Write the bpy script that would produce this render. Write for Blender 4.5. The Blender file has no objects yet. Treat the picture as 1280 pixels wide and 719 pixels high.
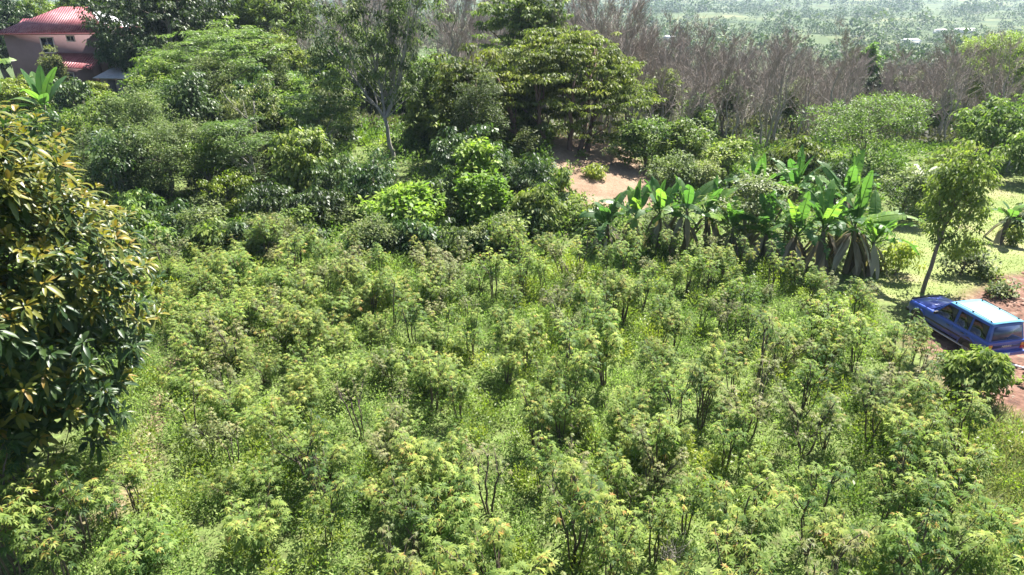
import bpy, math, random
import numpy as np
from mathutils import Vector

PI = math.pi
rng = np.random.default_rng(11)
random.seed(5)
scene = bpy.context.scene
C = scene.collection

# ------------------------------------------------------------------ camera maths
CAM_H = 14.5
PITCH = math.radians(24.0)
FPX = 865.0
CP, SP = math.cos(PITCH), math.sin(PITCH)


def sstep(a, b, x):
    t = np.clip((np.asarray(x, float) - a) / (b - a), 0, 1)
    return t * t * (3 - 2 * t)


def wob(x, y, s, seed=0.0):
    """cheap smooth noise, about -1..1"""
    x = np.asarray(x, float) / s + seed * 3.7
    y = np.asarray(y, float) / s - seed * 2.3
    return (np.sin(x * 1.7 + 1.3 * np.sin(y * 1.1 + seed)) + np.sin(y * 1.9 + 1.1 * np.sin(x * 1.3 - seed))
            + 0.6 * np.sin(x * 3.1 - y * 2.3 + seed)) / 2.6


def height(x, y):
    x = np.asarray(x, float); y = np.asarray(y, float)
    z = 3.0 * sstep(34, 88, y) * sstep(14, -28, x)
    z = z + 1.9 * np.exp(-(((x - 2.5) / 8.5) ** 2 + ((y - 57) / 9.5) ** 2))
    fall = 0.155 * (0.42 + 0.58 * sstep(-45, 25, x))
    d = np.clip(y - 62, 0, None)
    drop = fall * d
    lim = 38.0
    z = z - lim * (1 - np.exp(-drop / lim))
    far = sstep(420, 700, y)
    z = z + far * (5.0 * wob(x, y, 170, 1) + 3 * wob(x, y, 70, 2))
    z = z + np.clip(y - 1500, 0, None) * 0.024 * (1 + 0.3 * wob(x, y, 320, 4))
    near = 1 - sstep(60, 90, y)
    z = z + near * (0.10 * wob(x, y, 3.1, 3) + 0.05 * wob(x, y, 1.1, 6))
    return z


def hz(x, y):
    return float(height(x, y))


def ray(px, py):
    u = (px - 640) / FPX; v = (359.5 - py) / FPX
    return (u, CP + v * SP, -SP + v * CP)


def onz(px, py, z):
    d = ray(px, py); t = (z - CAM_H) / d[2]
    return (t * d[0], t * d[1], z)


def ong(px, py):
    d = np.array(ray(px, py)); t = np.arange(8, 400, 0.05)
    p = t[:, None] * d + np.array([0, 0, CAM_H])
    below = np.nonzero(p[:, 2] < height(p[:, 0], p[:, 1]))[0]
    k = below[0] if len(below) else -1
    return (float(p[k, 0]), float(p[k, 1]), hz(p[k, 0], p[k, 1]))


def spot(px, Y):
    """ground point at forward distance Y in picture column px"""
    z = 0.0
    for _ in range(4):
        x = (px - 640) / FPX * (Y * CP + (CAM_H - z) * SP)
        z = hz(x, Y)
    return (x, Y, z)


def RY(Y):
    if Y < 34: return float(Y)
    return float(np.interp(Y, [34, 36, 42, 52, 66, 70, 200], [33.6, 34.4, 37.6, 46.0, 64.0, 70, 200]))


def ztop(py, Y):
    d = ray(640, py)
    return CAM_H + Y / d[1] * d[2]


def ppm(Y, z=2.0):
    return FPX / (Y * CP + (CAM_H - z) * SP)


# ------------------------------------------------------------------ materials
def new_mat(name):
    m = bpy.data.materials.new(name); m.use_nodes = True
    nt = m.node_tree; nt.nodes.clear()
    return m, nt, nt.nodes.new('ShaderNodeOutputMaterial')


def ramp(nt, stops):
    r = nt.nodes.new('ShaderNodeValToRGB')
    e = r.color_ramp.elements
    while len(e) < len(stops): e.new(0.5)
    for k, (p, c) in enumerate(stops):
        e[k].position = p; e[k].color = (*c, 1)
    return r


def leaf_mat(name, stops, trans=0.35, rough=0.45, spec=0.4, tcol=1.7, var=0.25):
    m, nt, out = new_mat(name)
    L = nt.links.new
    a = nt.nodes.new('ShaderNodeAttribute'); a.attribute_name = 'tint'
    r = ramp(nt, stops)
    L(a.outputs['Fac'], r.inputs['Fac'])
    oi = nt.nodes.new('ShaderNodeObjectInfo')
    mr = nt.nodes.new('ShaderNodeMapRange')
    mr.inputs['To Min'].default_value = 1 - var; mr.inputs['To Max'].default_value = 1 + var
    L(oi.outputs['Random'], mr.inputs['Value'])
    hsv = nt.nodes.new('ShaderNodeHueSaturation')
    L(mr.outputs['Result'], hsv.inputs['Value'])
    L(r.outputs['Color'], hsv.inputs['Color'])
    mh = nt.nodes.new('ShaderNodeMath'); mh.operation = 'MULTIPLY_ADD'
    mh.inputs[1].default_value = 7.31; mh.inputs[2].default_value = 0.0
    L(oi.outputs['Random'], mh.inputs[0])
    fr = nt.nodes.new('ShaderNodeMath'); fr.operation = 'FRACT'; L(mh.outputs[0], fr.inputs[0])
    mh2 = nt.nodes.new('ShaderNodeMapRange')
    mh2.inputs['To Min'].default_value = 0.5 - var * 0.08; mh2.inputs['To Max'].default_value = 0.5 + var * 0.06
    L(fr.outputs[0], mh2.inputs['Value']); L(mh2.outputs['Result'], hsv.inputs['Hue'])
    b = nt.nodes.new('ShaderNodeBsdfPrincipled')
    b.inputs['Roughness'].default_value = rough
    b.inputs['Specular IOR Level'].default_value = spec
    L(hsv.outputs['Color'], b.inputs['Base Color'])
    mul = nt.nodes.new('ShaderNodeMix'); mul.data_type = 'RGBA'; mul.blend_type = 'MULTIPLY'
    mul.inputs[0].default_value = 1.0
    mul.inputs[7].default_value = (tcol * 0.98, tcol * 1.15, tcol * 0.55, 1)
    L(hsv.outputs['Color'], mul.inputs[6])
    t = nt.nodes.new('ShaderNodeBsdfTranslucent'); L(mul.outputs[2], t.inputs['Color'])
    mx = nt.nodes.new('ShaderNodeMixShader'); mx.inputs[0].default_value = trans
    L(b.outputs[0], mx.inputs[1]); L(t.outputs[0], mx.inputs[2])
    L(mx.outputs[0], out.inputs['Surface'])
    return m


def solid(name, col, rough=0.6, metal=0.0, spec=0.5, noise=0.0, nscale=8.0, col2=None, bump=0.0, coat=0.0, stretch=(1, 1, 1)):
    m, nt, out = new_mat(name)
    L = nt.links.new
    b = nt.nodes.new('ShaderNodeBsdfPrincipled')
    b.inputs['Base Color'].default_value = (*col, 1)
    b.inputs['Roughness'].default_value = rough; b.inputs['Metallic'].default_value = metal
    b.inputs['Specular IOR Level'].default_value = spec
    b.inputs['Coat Weight'].default_value = coat
    b.inputs['Coat Roughness'].default_value = 0.12
    if noise or bump:
        tc = nt.nodes.new('ShaderNodeTexCoord'); mp = nt.nodes.new('ShaderNodeMapping')
        mp.inputs['Scale'].default_value = stretch
        L(tc.outputs['Object'], mp.inputs['Vector'])
        n = nt.nodes.new('ShaderNodeTexNoise'); n.inputs['Scale'].default_value = nscale
        n.inputs['Detail'].default_value = 6; n.inputs['Roughness'].default_value = 0.65
        L(mp.outputs[0], n.inputs['Vector'])
        c2 = col2 or tuple(c * (1 - noise) for c in col)
        r = ramp(nt, [(0.32, c2), (0.68, col)])
        L(n.outputs['Fac'], r.inputs['Fac']); L(r.outputs['Color'], b.inputs['Base Color'])
        if bump:
            bp = nt.nodes.new('ShaderNodeBump'); bp.inputs['Strength'].default_value = bump
            bp.inputs['Distance'].default_value = 0.05
            L(n.outputs['Fac'], bp.inputs['Height']); L(bp.outputs[0], b.inputs['Normal'])
    L(b.outputs[0], out.inputs['Surface'])
    return m


M = {}
M['cassava'] = leaf_mat('cassava_leaf', [(0.0, (0.034, 0.072, 0.018)), (0.5, (0.110, 0.168, 0.036)), (0.93, (0.25, 0.295, 0.072)), (1.0, (0.26, 0.17, 0.05))], 0.42, 0.55, 0.16, 1.7, 0.16)
M['cassava_grey'] = leaf_mat('cassava_leaf_greyish', [(0.0, (0.07, 0.095, 0.032)), (0.6, (0.14, 0.165, 0.055)), (1.0, (0.22, 0.20, 0.085))], 0.36, 0.5, 0.22, 1.5, 0.16)
M['weed'] = leaf_mat('weed_leaf', [(0.0, (0.045, 0.085, 0.022)), (0.45, (0.130, 0.192, 0.054)), (1.0, (0.30, 0.36, 0.135))], 0.42, 0.6, 0.1, 1.6, 0.0)
M['dark'] = leaf_mat('dark_leaf', [(0.0, (0.022, 0.045, 0.014)), (0.7, (0.05, 0.085, 0.024)), (1.0, (0.09, 0.13, 0.035))], 0.25, 0.45, 0.23, 1.6)
M['mid'] = leaf_mat('mid_green_leaf', [(0.0, (0.045, 0.082, 0.02)), (0.6, (0.10, 0.15, 0.032)), (1.0, (0.18, 0.225, 0.05))], 0.33, 0.52, 0.20, 1.6)
M['dull'] = leaf_mat('dull_olive_leaf', [(0.0, (0.05, 0.068, 0.024)), (0.6, (0.10, 0.13, 0.045)), (1.0, (0.175, 0.195, 0.068))], 0.3, 0.57, 0.18, 1.5)
M['bright'] = leaf_mat('bright_green_leaf', [(0.0, (0.07, 0.13, 0.022)), (0.6, (0.125, 0.21, 0.035)), (1.0, (0.20, 0.28, 0.05))], 0.4, 0.52, 0.18, 1.6)
M['lime'] = leaf_mat('lime_leaf', [(0.0, (0.08, 0.12, 0.02)), (0.6, (0.16, 0.21, 0.03)), (1.0, (0.25, 0.28, 0.045))], 0.42, 0.45, 0.3, 1.6)
M['feather'] = leaf_mat('feathery_leaf', [(0.0, (0.06, 0.10, 0.028)), (0.6, (0.11, 0.17, 0.042)), (1.0, (0.17, 0.225, 0.06))], 0.4, 0.5, 0.3, 1.6)
M['umbrella'] = leaf_mat('umbrella_tree_leaf', [(0.0, (0.045, 0.068, 0.018)), (0.6, (0.10, 0.132, 0.028)), (1.0, (0.185, 0.205, 0.042))], 0.38, 0.54, 0.18, 1.6)
M['bigleaf'] = leaf_mat('large_glossy_leaf', [(0.0, (0.022, 0.048, 0.016)), (0.45, (0.05, 0.08, 0.020)), (0.62, (0.115, 0.125, 0.020)), (0.92, (0.175, 0.155, 0.022)), (1.0, (0.18, 0.12, 0.026))], 0.28, 0.38, 0.22, 1.6, 0.0)
M['banana'] = leaf_mat('banana_leaf', [(0.0, (0.045, 0.10, 0.03)), (0.5, (0.09, 0.17, 0.04)), (1.0, (0.25, 0.33, 0.05))], 0.42, 0.42, 0.3, 1.8, 0.1)
M['dryleaf'] = leaf_mat('dry_leaf', [(0.0, (0.09, 0.07, 0.05)), (0.6, (0.2, 0.16, 0.115)), (1.0, (0.36, 0.32, 0.26))], 0.2, 0.7, 0.2, 1.1, 0.1)
M['strap'] = leaf_mat('strap_leaf', [(0.0, (0.06, 0.09, 0.05)), (1.0, (0.18, 0.22, 0.15))], 0.25, 0.33, 0.5, 1.3)
M['grass'] = leaf_mat('grass_blade', [(0.0, (0.08, 0.12, 0.03)), (0.5, (0.15, 0.195, 0.05)), (1.0, (0.27, 0.26, 0.10))], 0.35, 0.6, 0.2, 1.3, 0.0)
M['drygrass'] = leaf_mat('dry_grass_blade', [(0.0, (0.12, 0.15, 0.05)), (1.0, (0.38, 0.33, 0.18))], 0.3, 0.6, 0.2, 1.2, 0.0)
M['far'] = leaf_mat('far_wood_leaf', [(0.0, (0.032, 0.055, 0.020)), (0.6, (0.055, 0.085, 0.028)), (1.0, (0.10, 0.13, 0.04))], 0.25, 0.6, 0.2, 1.5, 0.0)
M['brush'] = leaf_mat('brushwood_leaf', [(0.0, (0.05, 0.052, 0.03)), (0.6, (0.10, 0.105, 0.05)), (1.0, (0.17, 0.16, 0.09))], 0.25, 0.6, 0.2, 1.3, 0.0)
M['bark'] = solid('bark', (0.20, 0.165, 0.125), 0.85, noise=0.55, nscale=9, bump=0.4, stretch=(1, 1, 0.3))
M['bark_pale'] = solid('pale_bark', (0.34, 0.31, 0.27), 0.85, noise=0.5, nscale=6, bump=0.3, stretch=(1, 1, 0.3))
M['bark_red'] = solid('reddish_bark', (0.15, 0.085, 0.06), 0.9, noise=0.5, nscale=8, bump=0.4, stretch=(1, 1, 0.3))
M['cane'] = solid('cassava_cane', (0.085, 0.062, 0.043), 0.75, noise=0.5, nscale=14, stretch=(1, 1, 0.4))
M['bare'] = solid('bare_wood', (0.31, 0.275, 0.235), 0.9, noise=0.4, nscale=2)
M['twig'] = solid('bare_twig', (0.27, 0.225, 0.19), 0.9, noise=0.3, nscale=1)
M['pseudo'] = solid('banana_stem', (0.13, 0.10, 0.06), 0.7, noise=0.6, nscale=5, col2=(0.06, 0.065, 0.03), stretch=(1, 1, 0.25), bump=0.3)


# ------------------------------------------------------------------ mesh building
class G:
    def __init__(s): s.V = []; s.Q = []; s.T3 = []; s.A = []; s.n = 0

    def add(s, V, quads=None, tris=None, tint=0.5):
        V = np.asarray(V, float).reshape(-1, 3)
        if quads is not None and len(quads): s.Q.append(np.asarray(quads, int) + s.n)
        if tris is not None and len(tris): s.T3.append(np.asarray(tris, int) + s.n)
        t = np.full(len(V), tint, float) if np.isscalar(tint) else np.asarray(tint, float)
        s.V.append(V); s.A.append(t); s.n += len(V)

    def mesh(s, name, mat, smooth=False):
        me = bpy.data.meshes.new(name)
        V = np.concatenate(s.V) if s.V else np.zeros((0, 3))
        Q = np.concatenate(s.Q) if s.Q else np.zeros((0, 4), int)
        T = np.concatenate(s.T3) if s.T3 else np.zeros((0, 3), int)
        me.vertices.add(len(V)); me.vertices.foreach_set('co', V.astype(np.float32).ravel())
        nl = Q.size + T.size
        me.loops.add(nl)
        me.loops.foreach_set('vertex_index', np.concatenate([Q.ravel(), T.ravel()]).astype(np.int32))
        me.polygons.add(len(Q) + len(T))
        tot = np.concatenate([np.full(len(Q), 4), np.full(len(T), 3)]).astype(np.int32)
        st = np.concatenate([[0], np.cumsum(tot)[:-1]]).astype(np.int32) if len(tot) else tot
        me.polygons.foreach_set('loop_start', st); me.polygons.foreach_set('loop_total', tot)
        if smooth: me.polygons.foreach_set('use_smooth', np.ones(len(tot), bool))
        a = me.attributes.new('tint', 'FLOAT', 'POINT')
        a.data.foreach_set('value', np.concatenate(s.A).astype(np.float32) if s.A else np.zeros(0, np.float32))
        me.update(calc_edges=True)
        for mm in (mat if isinstance(mat, (list, tuple)) else [mat]): me.materials.append(mm)
        return me

    def obj(s, name, mat, parent=None, smooth=False, loc=None):
        o = bpy.data.objects.new(name, s.mesh(name, mat, smooth)); C.objects.link(o)
        if parent is not None: o.parent = parent
        if loc is not None: o.location = loc
        return o


def nrm(a):
    return a / np.maximum(np.linalg.norm(a, axis=-1, keepdims=True), 1e-9)


def rvec(n):
    return nrm(rng.normal(size=(n, 3)))


def leaves(g, P, A, N, L, W, fold=0.12, droop=0.12, tint=0.5):
    """one folded kite per leaf"""
    n = len(P)
    if n == 0: return
    A = nrm(A); S = nrm(np.cross(A, N)); N = np.cross(S, A)
    L = np.broadcast_to(np.asarray(L, float), (n,))[:, None]; W = np.broadcast_to(np.asarray(W, float), (n,))[:, None]
    b = P; tip = P + A * L - np.array([0, 0, 1.0]) * L * droop
    mid = P + A * L * 0.45 + N * W * fold
    V = np.stack([b, mid + S * W * 0.5, tip, mid - S * W * 0.5], 1).reshape(-1, 3)
    g.add(V, quads=np.arange(4 * n).reshape(-1, 4), tint=np.repeat(np.broadcast_to(np.asarray(tint, float), (n,)), 4))


def leaves6(g, P, A, N, L, W, droop=0.25, fold=0.18, tint=0.5, w1=0.9, w2=1.0):
    """longer leaf with a curved midrib, six faces"""
    n = len(P)
    if n == 0: return
    A = nrm(A); S = nrm(np.cross(A, N)); N = np.cross(S, A)
    L = np.broadcast_to(np.asarray(L, float), (n,))[:, None]; W = np.broadcast_to(np.asarray(W, float), (n,))[:, None]
    Z = np.array([0, 0, 1.0]); d = np.broadcast_to(np.asarray(droop, float), (n,))[:, None]
    f = lambda t: P + A * L * t - Z * L * d * t * t
    m1, m2, tip = f(0.33), f(0.7), f(1.0)
    up = N * W * fold
    V = np.stack([P, m1, m2, tip, m1 + S * W * 0.5 * w1 + up, m2 + S * W * 0.5 * w2 * 0.85 + up,
                  m1 - S * W * 0.5 * w1 + up, m2 - S * W * 0.5 * w2 * 0.85 + up], 1).reshape(-1, 3)
    o = np.arange(n)[:, None] * 8
    q = np.concatenate([o + np.array([1, 4, 5, 2]), o + np.array([1, 2, 7, 6])])
    t = np.concatenate([o + np.array([0, 4, 1]), o + np.array([0, 1, 6]), o + np.array([2, 5, 3]), o + np.array([2, 3, 7])])
    g.add(V, quads=q, tris=t, tint=np.repeat(np.broadcast_to(np.asarray(tint, float), (n,)), 8))


def tube(g, pts, radii, sides=6, tint=0.5):
    pts = np.asarray(pts, float); n = len(pts)
    radii = np.broadcast_to(np.asarray(radii, float), (n,))
    T = nrm(np.gradient(pts, axis=0))
    ref = np.array([0, 0, 1.0]) if abs(T[0, 2]) < 0.8 else np.array([1.0, 0, 0])
    rings = []
    ang = np.arange(sides) * 2 * PI / sides
    for k in range(n):
        a = nrm(np.cross(T[k], ref)); b = np.cross(T[k], a); ref = nrm(np.cross(a, T[k])) if False else ref
        rings.append(pts[k] + radii[k] * (np.cos(ang)[:, None] * a + np.sin(ang)[:, None] * b))
    V = np.concatenate(rings)
    i = np.arange(n - 1)[:, None] * sides; j = np.arange(sides)[None, :]; j2 = (j + 1) % sides
    q = np.stack([i + j, i + j2, i + sides + j2, i + sides + j], -1).reshape(-1, 4)
    tr = [[(n - 1) * sides, (n - 1) * sides + k, (n - 1) * sides + k + 1] for k in range(1, sides - 1)]
    g.add(V, quads=q, tris=tr, tint=tint)


def curve(p0, p1, n=5, bend=0.15, lift=0.0):
    p0 = np.asarray(p0, float); p1 = np.asarray(p1, float)
    L = np.linalg.norm(p1 - p0)
    t = np.linspace(0, 1, n)[:, None]
    off = rng.normal(size=3) * bend * L; off[2] = off[2] * 0.4 + lift * L
    return p0 + (p1 - p0) * t + off * (4 * t * (1 - t)) * 0.5 + rng.normal(size=(n, 3)) * L * 0.018 * (t * (1 - t) * 4)


def box(g, c, s, rz=0.0, tint=0.5):
    x, y, z = np.asarray(s, float) / 2
    V = np.array([[-x, -y, -z], [x, -y, -z], [x, y, -z], [-x, y, -z], [-x, -y, z], [x, -y, z], [x, y, z], [-x, y, z]])
    cr, sr = math.cos(rz), math.sin(rz)
    V = np.stack([V[:, 0] * cr - V[:, 1] * sr, V[:, 0] * sr + V[:, 1] * cr, V[:, 2]], 1) + np.asarray(c, float)
    g.add(V, quads=[[0, 3, 2, 1], [4, 5, 6, 7], [0, 1, 5, 4], [1, 2, 6, 5], [2, 3, 7, 6], [3, 0, 4, 7]], tint=tint)


# ------------------------------------------------------------------ things
def tag(o, label=None, cat=None, group=None, kind=None):
    if label: o['label'] = label
    if cat: o['category'] = cat
    if group: o['group'] = group
    if kind: o['kind'] = kind
    return o


def thing(name, label, cat, loc, rz=0.0, group=None):
    o = bpy.data.objects.new(name, None); C.objects.link(o)
    o.empty_display_size = 0.2
    o.location = loc; o.rotation_euler = (0, 0, rz)
    return tag(o, label, cat, group)


KIDS = {}


def kids(o):
    return [c for c in bpy.data.objects if c.parent == o]


def copy_tree(o, loc, rz=0.0, sc=1.0, label=None, group=None):
    if o.name not in KIDS: KIDS[o.name] = [(c, kids(c)) for c in kids(o)]
    r = o.copy(); C.objects.link(r); r.location = loc; r.rotation_euler = (0, 0, rz); r.scale = (sc, sc, sc)
    if label: r['label'] = label
    if group: r['group'] = group
    for c, gc in KIDS[o.name]:
        c2 = c.copy(); C.objects.link(c2); c2.parent = r
        for d in gc:
            d2 = d.copy(); C.objects.link(d2); d2.parent = c2
    return r


# ------------------------------------------------------------------ foliage crowns
def crown_clusters(envs, clr, dens, inner=0.45, up=0.15):
    """cluster centres spread over and inside a set of ellipsoids"""
    out = []
    for (c, r) in envs:
        c = np.asarray(c, float); r = np.asarray(r, float)
        rm = (r[0] * r[1] + r[0] * r[2] + r[1] * r[2]) / 3
        n = max(5, int(dens * 7.5 * rm / clr ** 2))
        d = rvec(n); d[:, 2] += up; d = nrm(d)
        rad = inner + (1 - inner) * rng.random(n) ** 0.45
        lump = 1 + 0.16 * np.sin(d[:, 0] * 4.1 + c[0] * 3) + 0.14 * np.sin(d[:, 1] * 5.3 + d[:, 2] * 3.7 + c[1])
        out.append(c + d * r * (rad * lump)[:, None])
    return np.concatenate(out)


def crown_leaves(g, cl, clr, lpc, L, W, flat=0.6, mode='round', tspread=0.3, tbase=0.5, drp=0.12, six=False):
    n = len(cl)
    k = np.maximum(3, rng.poisson(lpc, n)); idx = np.repeat(np.arange(n), k); m = len(idx)
    size = clr * rng.uniform(0.55, 1.25, n)
    d = rvec(m); rad = rng.random(m) ** 0.5
    off = d * rad[:, None] * size[idx][:, None] * np.array([1, 1, flat])
    P = cl[idx] + off
    r1 = rvec(m)
    A = d * np.array([1, 1, 0.5]) + 0.7 * r1
    if mode == 'droop': A = A * np.array([1, 1, 0.4]) - np.array([0, 0, 0.75])
    elif mode == 'up': A = A * np.array([1, 1, 0.4]) + np.array([0, 0, 0.6])
    elif mode == 'flat': A = A * np.array([1, 1, 0.15]) - np.array([0, 0, 0.12])
    N = np.array([0, 0, 1.0]) + 0.55 * rvec(m) + 0.35 * d
    ct = tbase + tspread * rng.normal(size=n)
    tint = np.clip(ct[idx] + 0.16 * rng.normal(size=m), 0, 1)
    LL = L * rng.uniform(0.65, 1.25, m)
    (leaves6 if six else leaves)(g, P, A, N, LL, W / L * LL, droop=drp, tint=tint)


def limbs(g, base_pts, base_r, cl, n, r0, sides=5):
    """limbs from points on the trunk to some of the clusters"""
    if len(cl) == 0: return
    pick = rng.choice(len(cl), min(n, len(cl)), replace=False)
    bp = np.asarray(base_pts)
    for k in pick:
        t = cl[k]
        cand = np.nonzero(bp[:, 2] < t[2] - 0.15 * abs(t[2]))[0]
        j = cand[-1] if len(cand) else len(bp) - 1
        j = max(1, min(j, int(rng.integers(max(1, j - 3), j + 1)))) if j > 1 else j
        pts = curve(bp[j], t, 5, 0.18, 0.06)
        r = min(r0, base_r[j] * 0.7)
        tube(g, pts, np.linspace(r, r * 0.25, 5), sides)


SPECIES = {
    # mat, leaf L, W, cluster radius, density, leaves/cluster, flat, mode, bark
    'dark': ('dark', 0.26, 0.13, 0.62, 1.15, 42, 0.65, 'droop', 'bark'),
    'coffee': ('dark', 0.24, 0.10, 0.45, 1.15, 28, 0.5, 'droop', 'bark'),
    'mid': ('mid', 0.26, 0.13, 0.58, 1.15, 40, 0.6, 'round', 'bark'),
    'dull': ('dull', 0.16, 0.075, 0.5, 1.25, 60, 0.8, 'round', 'bark'),
    'bright': ('bright', 0.34, 0.20, 0.5, 1.1, 22, 0.6, 'round', 'bark'),
    'lime': ('lime', 0.18, 0.09, 0.42, 1.3, 44, 0.8, 'droop', 'bark'),
    'feather': ('feather', 0.22, 0.085, 0.85, 1.15, 95, 0.22, 'flat', 'bark_pale'),
    'umbrella': ('umbrella', 0.30, 0.13, 0.8, 1.0, 55, 0.26, 'droop', 'bark_red'),
    'airy': ('feather', 0.2, 0.075, 0.5, 1.0, 50, 0.9, 'up', 'bark'),
    'sparse': ('dull', 0.24, 0.075, 0.6, 0.55, 30, 0.7, 'droop', 'bark_pale'),
    'glossy': ('mid', 0.30, 0.15, 0.5, 1.25, 30, 0.6, 'droop', 'bark'),
    'car': ('mid', 0.20, 0.08, 0.24, 1.1, 26, 0.5, 'droop', 'bark'),
    'greyish': ('dull', 0.22, 0.10, 0.48, 1.25, 36, 0.7, 'round', 'bark'),
}


def plant(name, label, cat, px, Y, top, halfw, sp, ground_frac=0.12, yr=None, trunk_r=None, group=None, lobes=3,
          tbase=0.5, dens=1.0, nlimb=16, stems=1, lean=(0, 0), base=None):
    """a tree or shrub: px column, Y forward distance, top picture row, half width in picture px"""
    Y = RY(Y)
    x, y, z = spot(px, Y)
    if base is not None:
        x, y, z = ong(px, base); Y = y
    H = max(0.7, ztop(top, Y) - z)
    R = halfw / ppm(Y, z + H * 0.6)
    mat, L, W, clr, dn, lpc, flat, mode, bark = SPECIES[sp]
    if R < 1.2: clr *= 0.75; lpc *= 0.7
    if R > 3.5: clr *= 1.15
    k_ = 1 + max(0.0, Y - 45) / 110; L *= k_; W *= k_
    root = thing(name, label, cat, (x, y, z - 0.05), rng.uniform(-0.05, 0.05), group)
    zb = H * ground_frac
    cz = (H + zb) / 2
    rz_ = (H - zb) / 2
    ry = R * (yr or 0.9)
    envs = [((lean[0] * R, 0, cz), (R * 0.85, ry * 0.85, rz_ * 0.92))]
    for k in range(lobes):
        a = rng.uniform(0, 2 * PI); q = rng.uniform(0.35, 0.6)
        envs.append(((math.cos(a) * R * 0.5 + lean[0] * R, math.sin(a) * ry * 0.5, cz + rng.uniform(-0.35, 0.4) * rz_), (R * q, ry * q, rz_ * q * 0.9)))
    cl = crown_clusters(envs, clr, dn * dens / (1 + 0.22 * lobes))
    cl[:, 2] = np.clip(cl[:, 2], 0.15, None)
    g = G()
    crown_leaves(g, cl, clr, lpc, L, W, flat, mode, 0.26, tbase)
    g.obj('crown', M[mat], root)
    t = G()
    r0 = trunk_r or max(0.04, 0.022 * H + 0.02 * R)
    for s in range(stems):
        a = rng.uniform(0, 2 * PI); sp_ = 0.18 * R * (stems > 1)
        b0 = np.array([math.cos(a) * sp_, math.sin(a) * sp_, 0])
        b1 = np.array([lean[0] * R * 0.7 + math.cos(a) * sp_ * 2.5, math.sin(a) * sp_ * 2.5, zb + (H - zb) * 0.62])
        tp = curve(b0, b1, 7, 0.08)
        rr = np.linspace(r0, r0 * 0.12, 7); rr[0] *= 1.35
        tube(t, tp, rr, 7)
        limbs(t, tp, rr, cl, max(3, nlimb // stems), r0 * 0.3)
    t.obj('trunk', M[bark], root, smooth=True)
    return root

# ------------------------------------------------------------------ ground
def poly_mask(X, Y, pts, soft):
    pts = np.asarray(pts, float)[:, :2]
    inside = np.zeros(X.shape, bool); dist = np.full(X.shape, 1e9)
    n = len(pts)
    for k in range(n):
        a = pts[k]; b = pts[(k + 1) % n]
        cond = ((a[1] > Y) != (b[1] > Y)) & (X < (b[0] - a[0]) * (Y - a[1]) / (b[1] - a[1] + 1e-12) + a[0])
        inside ^= cond
        e = b - a; t = np.clip(((X - a[0]) * e[0] + (Y - a[1]) * e[1]) / (e @ e + 1e-12), 0, 1)
        dist = np.minimum(dist, np.hypot(X - a[0] - t * e[0], Y - a[1] - t * e[1]))
    return sstep(-soft, soft, np.where(inside, dist, -dist))


def gp(lst): return [ong(a, b) for a, b in lst]


POLY_DIRT = gp([(1125, 425), (1165, 392), (1230, 352), (1300, 330), (1420, 330), (1420, 560), (1290, 532), (1235, 505), (1180, 475)])
POLY_LAWN = gp([(1085, 372), (1085, 330), (1150, 255), (1205, 222), (1330, 214), (1480, 224), (1450, 330), (1300, 332), (1232, 350), (1180, 385)])
POLY_BARE = gp([(686, 166), (738, 172), (804, 205), (842, 236), (822, 262), (745, 270), (684, 230)])
POLY_PATH = gp([(118, 655), (158, 600), (186, 525), (208, 450), (222, 452), (220, 500), (196, 555), (158, 640)])
POLY_TRACE = gp([(185, 330), (300, 352), (330, 420), (262, 470), (215, 430)])


def axis(lo, hi, step, far_lo, far_hi, grow):
    a = list(np.arange(lo, hi, step)); s = step
    v = hi
    while v < far_hi: a.append(v); s *= grow; v += s
    a.append(far_hi); s = step; v = lo; b = []
    while v > far_lo: s *= grow; v -= s; b.append(max(v, far_lo))
    return np.array(sorted(set(b + a)))


xs = axis(-45, 45, 0.5, -2600, 2600, 1.06)
ys = axis(4, 66, 0.5, -60, 3300, 1.045)
X, Y = np.meshgrid(xs, ys)
Z = height(X, Y)
jx = 0.35 * wob(X, Y, 1.3, 9); jy = 0.35 * wob(X, Y, 1.2, 4)
mk = {'dirt': poly_mask(X + jx, Y + jy, POLY_DIRT, 0.5), 'lawn': poly_mask(X + jx, Y + jy, POLY_LAWN, 0.7),
      'bare': poly_mask(X + jx, Y + jy, POLY_BARE, 0.9), 'path': np.maximum(poly_mask(X + jx, Y + jy, POLY_PATH, 0.35), 0.6 * poly_mask(X + jx, Y + jy, POLY_TRACE, 1.2)),
      'far': sstep(70, 150, Y) * np.ones_like(X)}


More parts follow.
